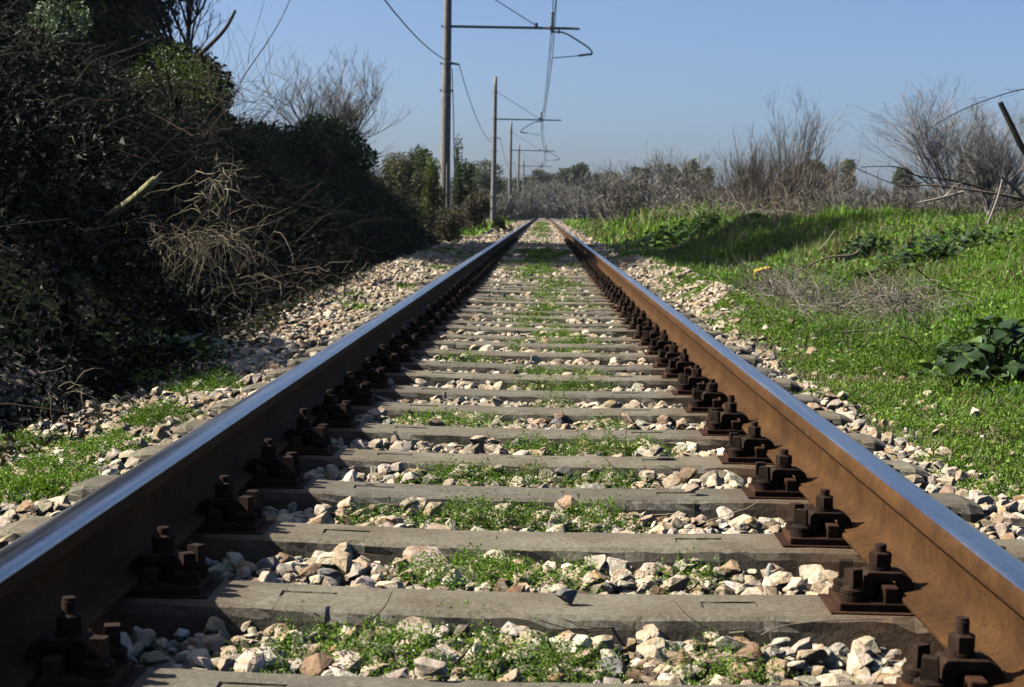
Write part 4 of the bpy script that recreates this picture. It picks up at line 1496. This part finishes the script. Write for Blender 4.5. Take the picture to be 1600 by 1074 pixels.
# big-leaved shrub
def big_leaves(P, size, cols, droop=0.4):
    """broad leaves with a curved outline: 5 cross sections x 3"""
    n = len(P)
    ang = rng.uniform(0, 2 * math.pi, n)
    el = rng.uniform(-0.2, 0.9, n)
    D = np.stack([np.cos(ang) * np.cos(el), np.sin(ang) * np.cos(el), np.sin(el)], 1)
    S = unit(np.cross(D, np.array([0, 0, 1.0])) + rng.normal(0, 0.3, (n, 3)))
    U = unit(np.cross(S, D))
    w = [0.06, 0.42, 0.5, 0.34, 0.02]
    rows = []
    for k in range(5):
        q = k / 4
        c = P + D * (size * q)[:, None] - np.array([0, 0, 1.0]) * (size * droop * q * q)[:, None]
        hw = (size * w[k] * 0.85)[:, None]
        up_ = U * (size * 0.10 * (w[k] * 2))[:, None]
        rows.append(np.stack([c - S * hw + up_, c, c + S * hw + up_], 1))
    V_ = np.stack(rows, 1).reshape(n, 15, 3)
    f = []
    for k in range(4):
        for j in range(2):
            a_ = k * 3 + j
            f.append((a_, a_ + 1, a_ + 4, a_ + 3))
    f = np.array(f)
    F_ = (f[None] + (np.arange(n) * 15)[:, None, None]).reshape(-1, 4)
    return V_.reshape(-1, 3), F_, np.repeat(cols, 15, axis=0)


def big_shrub(px, py, Z, ext, n, size, label, cols):
    o = spot(px, py) if Z is None else at(px, py, Z)
    o[2] = float(land(o[0], o[1]))
    t_ = empty('broad_leaved_plant', o, label, 'plant')
    P = o + rng.normal(0, 1, (n, 3)) * np.array([ext[0], ext[1], 0]) * 0.5
    P[:, 2] = land(P[:, 0], P[:, 1]) + 0.01
    rad = np.sqrt(((P[:, 0] - o[0]) / ext[0]) ** 2 + ((P[:, 1] - o[1]) / ext[1]) ** 2)
    P[:, 2] += rng.random(n) * ext[2] * np.clip(1.1 - rad ** 2 * 0.8, 0.1, 1)
    v, f, c = big_leaves(P, size * rng.uniform(0.6, 1.25, n), pick_cols(n, cols, [3, 2, 1]))
    mesh('foliage', v - o, f, GLOSSY, t_, tint=c, smooth=True)
    m_ = rng.choice(n, n // 2, replace=False)
    Q = np.zeros((len(m_), 4, 3))
    for k in range(4):
        q = k / 3
        Q[:, k] = P[m_] * q + (o + (P[m_] - o) * np.array([0.5, 0.5, 0.0])) * (1 - q)
    Q[:, 0, 2] = land(Q[:, 0, 0], Q[:, 0, 1])
    v, f = tubes(Q, np.full((len(m_), 4), 0.0022), 3)
    mesh('stems', v - o, f, TWIG, t_, tint=np.array((0.05, 0.06, 0.025)))
    return t_


DKL = [(0.028, 0.055, 0.022), (0.045, 0.085, 0.028), (0.075, 0.13, 0.03)]
big_shrub(1550, 592, None, (0.26, 0.42, 0.26), 300, 0.085, 'dark glossy broad-leaved shrub at the right edge on the grass', DKL)
big_shrub(1345, 405, None, (0.28, 0.5, 0.24), 260, 0.075, 'dark leafy clump around the bare grey branch on the bank', DKL)
big_shrub(1460, 345, 14.5, (0.7, 0.5, 0.2), 240, 0.085, 'low line of dark leaves along the crest of the grassy bank', DKL)
big_shrub(265, 500, 8.7, (0.35, 0.4, 0.14), 150, 0.075, 'dark low leafy plant in shade at the foot of the left brambles', DKL)
o = big_shrub(312, 505, 8.5, (0.05, 0.05, 0.10), 7, 0.09, 'single bright yellow-green leafy sprig at the edge of the left ballast', [(0.12, 0.22, 0.02), (0.16, 0.26, 0.03), (0.20, 0.3, 0.05)])
big_shrub(1050, 352, 34, (1.1, 2.5, 0.30), 420, 0.14, 'bright green leafy bank plants beyond the shadow right of the rails', [(0.05, 0.11, 0.015), (0.08, 0.16, 0.02), (0.03, 0.06, 0.015)])
big_shrub(970, 352, 62, (0.9, 3.5, 0.30), 260, 0.2, 'small green clump far down the right of the track', [(0.06, 0.11, 0.015), (0.08, 0.15, 0.02), (0.03, 0.06, 0.015)])


# ------------------------------------------------------------------ grass and small weeds
def blades(X, Y, L, W, C, lean=0.5):
    n = len(X)
    z = land(X, Y) - 0.012
    P = np.stack([X, Y, z], 1)
    ang = rng.uniform(0, 2 * math.pi, n)
    D = np.stack([np.cos(ang), np.sin(ang), np.zeros(n)], 1)
    S = np.stack([-np.sin(ang), np.cos(ang), np.zeros(n)], 1)
    k = rng.uniform(0.15, 1, n)[:, None] * lean
    up_ = np.array([0, 0, 1.0])
    L = L[:, None]
    W = W[:, None]
    m1 = P + up_ * L * 0.55 + D * L * k * 0.35
    tip = P + up_ * L * (1 - 0.35 * k) + D * L * k * 1.0
    V_ = np.stack([P - S * W * 0.5, P + S * W * 0.5, m1 + S * W * 0.45, m1 - S * W * 0.45, tip], 1).reshape(-1, 3)
    i = np.arange(n) * 5
    F4 = np.stack([i, i + 1, i + 2, i + 3], 1)
    F3 = np.stack([i + 3, i + 2, i + 4], 1)
    return V_, F4, F3, np.repeat(C, 5, axis=0)


GCOL = [(0.095, 0.205, 0.018), (0.135, 0.265, 0.024), (0.20, 0.32, 0.045), (0.05, 0.12, 0.013), (0.26, 0.25, 0.10)]
GWT = [3, 4, 2, 2, 0.35]


def field(n, x0, x1, y0, y1, ln, wd, keepf):
    X = rng.uniform(x0, x1, n)
    Y = y0 + (y1 - y0) * rng.random(n) ** 1.35
    k = keepf(X, Y)
    X, Y = X[k], Y[k]
    s = 1 + 0.05 * Y
    tall = 0.35 + 2.6 * np.clip(fbm(X * 1.6, Y * 1.2, 61), 0.2, 1) ** 2.2
    L = ln * tall * rng.uniform(0.5, 1.3, len(X)) * (1 + 0.8 * sstep(20, 26, Y) * (1 - sstep(60, 80, Y)) * sstep(2.2, 3.2, X))
    C = pick_cols(len(X), GCOL, GWT, 0.2) * (0.6 + 0.8 * fbm(X * 2.4, Y * 1.8, 62))[:, None]
    dry = fbm(X * 0.8 + 3, Y * 0.5, 66) + 0.12 * rng.normal(0, 1, len(X))
    C = np.where((dry > 0.61)[:, None], pick_cols(len(X), [(0.20, 0.18, 0.09), (0.14, 0.13, 0.06)], [1, 1]), C)
    return blades(X, Y, L, wd * s, C, 0.8)


def right_keep(X, Y):
    e = 1.30 + 0.30 * (vnoise(Y * 1.0, X * 0 + 2, 31) - 0.5) + 0.30 * np.exp(-((Y - 18) / 6) ** 2)
    d = X - e
    pr = np.clip(0.30 + d * 1.8, 0, 1) * sstep(-0.35, 0.1, d)
    return rng.random(len(X)) < pr


gr = []
gr.append(field(230000, 1.2, 5.2, 4.2, 17, 0.055, 0.0045, right_keep))
gr.append(field(120000, 1.3, 9.0, 14, 60, 0.08, 0.0068, right_keep))
gr.append(field(26000, 1.4, 14.0, 40, 120, 0.22, 0.014, right_keep))
gr.append(field(16000, -8, -1.9, 50, 120, 0.22, 0.014, lambda X, Y: rng.random(len(X)) < 0.6))
V4, Fa, Fb, Cc, n0 = [], [], [], [], 0
for v, f4, f3, c in gr:
    V4.append(v)
    Fa.append(f4 + n0)
    Fb.append(f3 + n0)
    Cc.append(c)
    n0 += len(v)
ns_ = 5200
X = rng.uniform(1.5, 6.5, ns_)
Y = 5.0 + rng.random(ns_) ** 1.3 * 34
k_ = right_keep(X, Y) & (fbm(X * 1.1 + 9, Y * 0.7, 68) > 0.5)
X, Y = X[k_], Y[k_]
v, f4, f3, c = blades(X, Y, rng.uniform(0.08, 0.26, len(X)), 0.0018 + 0.0003 * Y, pick_cols(len(X), DRYG, [1, 1, 1, 0.6]), 0.6)
V4.append(v)
Fa.append(f4 + n0)
Fb.append(f3 + n0)
Cc.append(c)
n0 += len(v)
nb = 60000
X = rng.uniform(1.3, 6.0, nb)
Y = 4.2 + rng.random(nb) ** 1.3 * 22
k_ = right_keep(X, Y) & (fbm(X * 1.7, Y * 1.2, 64) > 0.42)
X, Y = X[k_], Y[k_]
P = np.stack([X, Y, land(X, Y) + rng.uniform(0.0, 0.05, len(X))], 1)
vB, fB, cB = leaves(P, (0.014 + 0.0012 * Y) * rng.uniform(0.6, 1.4, len(X)), pick_cols(len(X), GCOL[:4], [2, 3, 2, 3], 0.2), 0.55, 0.85)
V4.append(vB)
Fb.append(fB + n0)
Cc.append(cB)
n0 += len(vB)
tag(mesh('grass', np.concatenate(V4), [np.concatenate(Fa), np.concatenate(Fb)], GRASSM, tint=np.concatenate(Cc)),
    'lush bright green grass covering the bank to the right', 'grass', kind='stuff')

# small-leaved weeds (feathery, hugging the stones)
WCOL = [(0.115, 0.215, 0.020), (0.16, 0.27, 0.028), (0.21, 0.31, 0.045), (0.07, 0.14, 0.016)]


def weeds(cx, cy, rx, ry, n, size, h, base=None):
    """one cushion: sprays radiating from several rosettes"""
    X = cx + rng.normal(0, 0.5, n) * rx
    Y = cy + rng.normal(0, 0.5, n) * ry
    d = ((X - cx) / rx) ** 2 + ((Y - cy) / ry) ** 2
    lump = fbm(X * 22, Y * 22, 33)
    k = (d < 1.6) & (lump > 0.38)
    X, Y, d, lump = X[k], Y[k], d[k], lump[k]
    sd = sleeper_dist(Y)
    g = land(X, Y)
    on = (sd < 0.11) & (np.abs(X - GX) < 1.13)
    k = ~on | (rng.random(len(X)) < 0.25)
    X, Y, d, g, lump, on = X[k], Y[k], d[k], g[k], lump[k], on[k]
    z = g + 0.021 + h * np.clip(1 - d * 0.6, 0.15, 1) * rng.random(len(X)) * (0.3 + 1.4 * np.clip(lump - 0.3, 0, 1))
    z = np.where(on, np.maximum(z, 0.004), z)
    P = np.stack([X, Y, z], 1)
    return leaves(P, size * rng.uniform(0.5, 1.3, len(P)), pick_cols(len(P), WCOL, [3, 4, 1.5, 2]) * (0.75 + 0.5 * rng.random()), 0.3, 0.42, up=np.array([0, 0, 0.5]))


wp = []
# between the rails: one or more cushions in every bay, round the middle
hand = {0: [(-0.20, 0.26, 1.0), (0.02, 0.16, 0.6), (0.30, 0.12, 0.35), (-0.38, .12, .4)], 1: [(-0.13, 0.18, 0.9), (0.30, 0.10, 0.3), (0.08, .08, .3)],
        2: [(-0.12, 0.30, 0.8), (0.12, 0.14, 0.5), (-0.40, 0.08, 0.3)], 3: [(-0.20, 0.2, 0.7), (0.18, 0.15, 0.5), (-0.02, 0.1, .3)]}
for k in range(0, 46):
    y = SLEEPERS[k] + 0.30
    if k in hand:
        L_ = hand[k]
    else:
        L_ = [(rng.normal(0.0, 0.20), rng.uniform(0.08, 0.28), rng.uniform(0.3, 1)) for _ in range(rng.integers(1, 4))]
    for x, w, q in L_:
        sc = 1 + 0.10 * max(0, y - 3)
        n = int(9500 * q * w / 0.25 / (1 + 0.12 * (y - 2.5) ** 1.2) * (1.0 if k < 6 else 0.55))
        wp.append(weeds(x, y + rng.normal(0, 0.03), w, 0.17, max(n, 160), 0.0085 * sc, 0.095))
# more distant green between the rails
for k in range(42):
    y = rng.uniform(14, 120)
    wp.append(weeds(rng.normal(-0.03, 0.18), y, rng.uniform(0.12, 0.4), 0.5, 260, 0.02 + 0.0007 * y, 0.05))
# left shoulder cushions
for (px, py, w, q) in ((45, 735, 0.17, 1.0), (140, 700, 0.17, 1.0), (5, 770, 0.14, 0.8), (240, 650, 0.17, 0.9), (215, 660, 0.10, 0.5), (310, 598, 0.20, 1.0), (20, 680, 0.14, 0.6), (90, 760, .12, .5)):
    Z = 0.72 * FPX / (py - VY + 0.0192 * (VX - px))
    p = at(px, py, Z)
    n = int(6500 * q)
    wp.append(weeds(p[0], p[1], w * 1.05, w * 1.7, n, 0.011, 0.085))
for k in range(26):
    y = rng.uniform(6, 32)
    wp.append(weeds(-rng.uniform(1.2, 1.9), y, 0.15, 0.35, 500, 0.014 + 0.001 * y, 0.04))
# right shoulder and verge: clover-like cover among the stones
for k in range(150):
    y = 3.6 + rng.random() ** 1.5 * 26
    x = rng.uniform(1.22, 2.1)
    wp.append(weeds(x, y, rng.uniform(0.10, 0.3), rng.uniform(0.15, 0.4), int(1500 / (1 + 0.05 * y)), 0.011 + 0.0008 * y, 0.06))
V_, F_, C_ = merge(wp)
tag(mesh('weeds', V_, F_, LEAF, tint=C_), 'feathery bright green weeds growing in cushions among the ballast stones', 'weeds', kind='stuff')

# tiny white flowers among the weeds
fl = []
spots = [(-0.17, 2.78, 0.2), (-0.2, 3.38, 0.15), (-1.75, 5.0, 0.3), (-1.6, 5.4, 0.25), (1.9, 5.2, 0.35), (1.75, 6.2, 0.35), (0.1, 3.95, 0.15), (2.1, 5.9, .4)]
for x, y, w in spots:
    n = 20
    X = x + rng.normal(0, 0.5, n) * w
    Y = y + rng.normal(0, 0.5, n) * w
    P = np.stack([X, Y, land(X, Y) + rng.uniform(0.045, 0.085, n)], 1)
    fl.append(leaves(P, 0.006 * np.ones(n), np.array([0.5, 0.5, 0.46]), 0.8, 0.9))
V_, F_, C_ = merge(fl)
tag(mesh('white_flowers', V_, F_, LEAF, tint=C_), 'tiny white flowers sprinkled over the weeds beside the rails', 'flowers', kind='stuff')

# dry stalks and twigs lying between the sleepers
n = 150
X = rng.uniform(-0.55, 1.0, n)
Y = 2.45 + rng.random(n) ** 1.6 * 6
k = (sleeper_dist(Y) > 0.06)
X, Y = X[k], Y[k]
S = np.stack([X, Y, np.full(len(X), -0.03)], 1)
Q = wander(S, rng.normal(0, 1, (len(X), 3)) * np.array([1, 0.6, 0.25]) + np.array([0, 0, 0.25]), rng.uniform(0.05, 0.16, len(X)), 6, 0.2, 0.0)
Q[..., 2] = np.maximum(Q[..., 2], -0.03)
v, f = tubes(Q, taper(rng.uniform(0.0008, 0.0017, len(X)), 6, 0.5), 3)
tag(mesh('dry_stalks', v, f, TWIG, tint=np.repeat(pick_cols(len(X), [(0.14, 0.10, 0.07), (0.30, 0.24, 0.16), (0.08, 0.06, 0.04)], [1, 1, 1]), 18, axis=0)),
    'thin dry brown stalks scattered among the stones', 'stalks', kind='stuff')
limb('dead_stick', [(705, 1050), (722, 1035), (737, 1015)], 2.55, 0.0022, 0.0016, DARKBARK, 'short dark twig slanting in the weeds at the bottom centre')
limb('dead_stick', [(1195, 1000), (1230, 985), (1300, 976), (1390, 973)], 2.78, 0.0016, 0.001, GREYBARK, 'long thin bent stalk lying below the nearest full clamp')

# leaf litter and low plants on the shaded ground left
n = 60000
Y = 3.8 + rng.random(n) ** 1.5 * 40
t = foot_t(Y) - 0.28 + rng.random(n) ** 1.3 * 2.8
P = np.stack([-t, Y, land(-t, Y) + rng.random(n) ** 2 * 0.07], 1)
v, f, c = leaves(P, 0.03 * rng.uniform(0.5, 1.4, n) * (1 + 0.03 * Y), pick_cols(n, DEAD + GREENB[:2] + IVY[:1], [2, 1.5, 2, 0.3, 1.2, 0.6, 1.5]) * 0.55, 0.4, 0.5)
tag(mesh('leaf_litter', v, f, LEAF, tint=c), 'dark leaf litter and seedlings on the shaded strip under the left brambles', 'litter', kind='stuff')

# ------------------------------------------------------------------ far scrub, trees and ridge
GREYTW = [(0.22, 0.20, 0.165), (0.30, 0.275, 0.235), (0.15, 0.135, 0.11), (0.21, 0.19, 0.125)]


def scrub(px, Z, wpx, hpx, nst, label, cols=GREYTW, cat='scrub', green=0):
    """leafless scrub bush: a spray of stems with twigs; hpx = its top above the horizon in image pixels"""
    yh = VY + 0.0192 * (px - VX)
    b = at(px, yh, Z)
    b[2] = float(land(b[0], Z))
    w_ = wpx * Z / FPX
    top = CAM_H + hpx * Z / FPX
    h = top - b[2]
    root = empty('scrub_bush', b, label, cat, 'leafless scrub beyond the banks')
    S = b + rng.normal(0, 1, (nst, 3)) * np.array([w_ * 0.28, w_ * 0.3, 0])
    D = (S - b) / max(w_, 0.1) * 0.8 + np.array([0, 0, 1.0]) + rng.normal(0, 0.22, (nst, 3))
    Q = wander(S, D, h * rng.uniform(0.5, 1.05, nst), 6, 0.10, 0.04)
    r = 0.00019 * Z
    v, f = tubes(Q, taper(np.full(nst, r * 2.6) * rng.uniform(0.6, 1.6, nst), 6, 0.4), 3)
    parts_ = [(v - b, f, np.repeat(pick_cols(nst, cols, [1] * len(cols)), 18, axis=0))]
    for lev in range(2):
        n_ = 8 if lev == 0 else 7
        N_, K_ = Q.shape[:2]
        i = rng.integers(1, K_ - 1, (N_, n_))
        S2 = Q[np.arange(N_)[:, None], i].reshape(-1, 3)
        D2 = rng.normal(0, 0.6, (N_ * n_, 3)) + np.array([0, 0, 0.75])
        Q = wander(S2, D2, rng.uniform(0.15, 0.42, N_ * n_) * h * (1, 0.6)[lev], 6, 0.16, 0.03)
        v, f = tubes(Q, taper(np.full(N_ * n_, r * (1.0, 0.7)[lev]), 6, 0.4), 3)
        parts_.append((v - b, f, np.repeat(pick_cols(len(Q), cols, [1] * len(cols)), 18, axis=0)))
    v, f, c = merge(parts_)
    mesh('twigs', v, f, TWIG, root, tint=c)
    if green:
        P = blob_points(green, [b + np.array([0, 0, h * 0.25])], [(w_ * 0.6, w_ * 0.5, h * 0.35)], 0.3)
        v, f, c = leaves(P, Z * 0.0016, pick_cols(green, [(0.06, 0.085, 0.025), (0.09, 0.11, 0.04), (0.13, 0.105, 0.07)], [1, 1, 1]), 0.2)
        mesh('leaves', v - b, f, LEAF, root, tint=c)
    return root


SCR = [
    (770, 120, 60, 30, 'grey-brown scrub between the second and third poles'),
    (812, 170, 50, 34, 'grey scrub behind the third and fourth poles'),
    (850, 235, 60, 46, 'bare grey tree standing where the rails vanish'),
    (885, 200, 70, 44, 'bushy bare scrub just right of where the rails vanish'),
    (925, 150, 70, 34, 'brown bare scrub left of the tall pale stems'),
    (965, 95, 60, 34, 'pale upright bare scrub at the edge of the far right verge'),
    (1000, 64, 80, 80, 'thicket of pale thin upright stems right of the track'),
    (1030, 80, 90, 92, 'tall wispy stems rising to the sky right of the track'),
    (1075, 58, 90, 34, 'olive-grey scrub left of the coppiced bush'),
    (1120, 50, 80, 40, 'bare scrub with a dark leaning stem just left of the coppiced bush'),
    (1160, 70, 90, 50, 'grey scrub seen through the left of the coppiced bush'),
    (1225, 66, 100, 85, 'grey scrub seen through the right of the coppiced bush'),
    (1275, 48, 100, 90, 'grey twiggy scrub right behind the coppiced bush'),
    (1330, 40, 100, 46, 'low grey scrub in the dip right of the coppiced bush'),
    (1385, 34, 100, 50, 'brown scrub above the leafy clump on the bank'),
    (1440, 30, 100, 50, 'brown scrub behind the fallen branches'),
    (1500, 27, 100, 44, 'brown scrub behind the pale-trunked tree'),
    (1560, 25, 100, 62, 'twiggy scrub near the right edge of the picture'),
    (1610, 24, 90, 66, 'twiggy scrub cut off by the right edge of the picture'),
]
for px, Z, w, h, lab in SCR:
    scrub(px, Z, w, h, 34 if h > 70 else (110 if Z > 45 else 90), lab, green=900 if Z > 45 else 1200)

# eucalyptus-like and dark trees on the far skyline
FT = [
    (1072, 255, 292, 34, 190, 'far tall airy tree with open rounded crown right of the wispy stems', OLV),
    (1047, 260, 296, 26, 190, 'far narrow-crowned tree left of the airy rounded one', OLV),
    (1100, 266, 298, 24, 185, 'far small tree with forked trunk right of the airy rounded one', OLV),
    (1322, 258, 300, 26, 170, 'far lone flat-topped tree on the skyline right of the coppiced bush', OLV),
    (1272, 256, 300, 36, 150, 'far dim tree crown just right of the coppiced bush', OLV),
    (945, 270, 300, 44, 240, 'far rounded dark tree on the skyline above the brown scrub', OLV),
    (970, 277, 305, 36, 235, 'far small rounded tree beside the larger dark one', OLV),
    (850, 265, 305, 36, 300, 'far open-crowned tree directly above where the rails vanish', OLV),
    (882, 268, 305, 40, 290, 'far spreading tree just right of the vanishing point', OLV),
    (820, 285, 325, 60, 280, 'far dark wood edge behind the fourth and fifth poles', EV),
    (905, 262, 305, 34, 260, 'far upright tree crown between the spreading one and the rounded dark one', OLV),
    (1000, 268, 305, 30, 230, 'far small crown behind the tall wispy stems', OLV),
    (1245, 262, 305, 30, 200, 'far crown seen behind the right side of the coppiced bush', OLV),
    (1160, 268, 305, 36, 220, 'far tree crown glimpsed through the coppiced bush', OLV),
    (1410, 268, 310, 40, 150, 'far dull tree crown above the fallen branches', OLV),
]
for px, y0, y1, w, Z, lab, cols in FT:
    b = at(px, y1, Z)
    gz = float(land(b[0], Z))
    h = at(px, y0 - 7, Z)[2] - gz
    w_ = w * Z / FPX
    cs, rs = [], []
    for k in range(8):
        a_ = rng.uniform(0, 2 * math.pi)
        cs.append((b[0] + math.cos(a_) * w_ * 0.28, Z + math.sin(a_) * w_ * 0.28, gz + h * rng.uniform(0.55, 0.9)))
        rs.append((w_ * 0.24, w_ * 0.24, h * 0.10))
    leafy('far_tree', (b[0], Z, gz - 0.2), lab, 'tree', 'trees on the far skyline', cs, rs, 2300, Z * 0.0021, cols, [1] * len(cols), LEAF, 0.03 * h, 16, 0.25, GREYBARK)

# far woods closing the view: reads as one mass
pts, sz = [], []
n = 90000
X = rng.uniform(-1, 1, n)
Yd = rng.uniform(300, 420, n)
X = X * Yd * 0.42
hh = (2.4 + 5.5 * fbm(X * 0.035, Yd * 0.01, 44) + 3.4 * (vnoise(X * 0.13, Yd * 0.03, 45) - 0.4)) * (Yd / 320) * np.where(X / Yd > 0.165, 0.7, 1.0)
hh = np.maximum(hh, 2.0) 
Z_ = -0.4 + hh * rng.random(n) ** 0.7
P = np.stack([X, Yd, Z_], 1)
v, f, c = leaves(P, 0.85 * rng.uniform(0.6, 1.3, n), pick_cols(n, [(0.045, 0.052, 0.03), (0.075, 0.07, 0.045), (0.12, 0.10, 0.075), (0.035, 0.045, 0.028)], [3, 2, 2, 3]), 0.2)
tag(mesh('far_woods', v, f, LEAF, tint=c), 'dim line of far woods closing the view below the sky', 'woods', kind='stuff')
# lower brown undergrowth across the middle distance on both sides
n = 42000
Yd = 45 + rng.random(n) ** 1.4 * 240
side = rng.random(n)
X = np.where(side < 0.72, 3.2 + rng.random(n) * (0.30 * Yd), -4.4 - rng.random(n) * 0.25 * Yd)
hh = 0.1 + 1.3 * fbm(X * 0.35, Yd * 0.16, 46) ** 1.8 + 0.002 * Yd
P = np.stack([X, Yd, land(X, Yd) + hh * rng.random(n)], 1)
v, f, c = leaves(P, (0.05 + 0.0018 * Yd) * rng.uniform(0.6, 1.3, n), pick_cols(n, GREYTW + [(0.09, 0.11, 0.04)], [2, 2, 2, 2, 1.5]), 0.0, 0.22, up=np.array([0, 0, 0.9]))
tag(mesh('undergrowth', v, f, TWIG, tint=c), 'grey-brown dry undergrowth filling the middle distance beside the line', 'undergrowth', kind='stuff')

# ------------------------------------------------------------------ thin haze in the air
m, nt, bs = mat_new('haze_air')
nt.nodes.remove(bs)
pv = N(nt, 'ShaderNodeVolumePrincipled')
pv.inputs['Color'].default_value = (0.82, 0.88, 1.0, 1)
pv.inputs['Density'].default_value = 0.00014
pv.inputs['Anisotropy'].default_value = 0.2
nt.links.new(pv.outputs[0], nt.nodes['Material Output'].inputs['Volume'])
bmx = bmesh.new()
bm_box(bmx, (0, 180, 7), (560, 640, 18))
tag(bm_obj('haze', bmx, m), kind='stuff')
SC.cycles.volume_bounces = 0
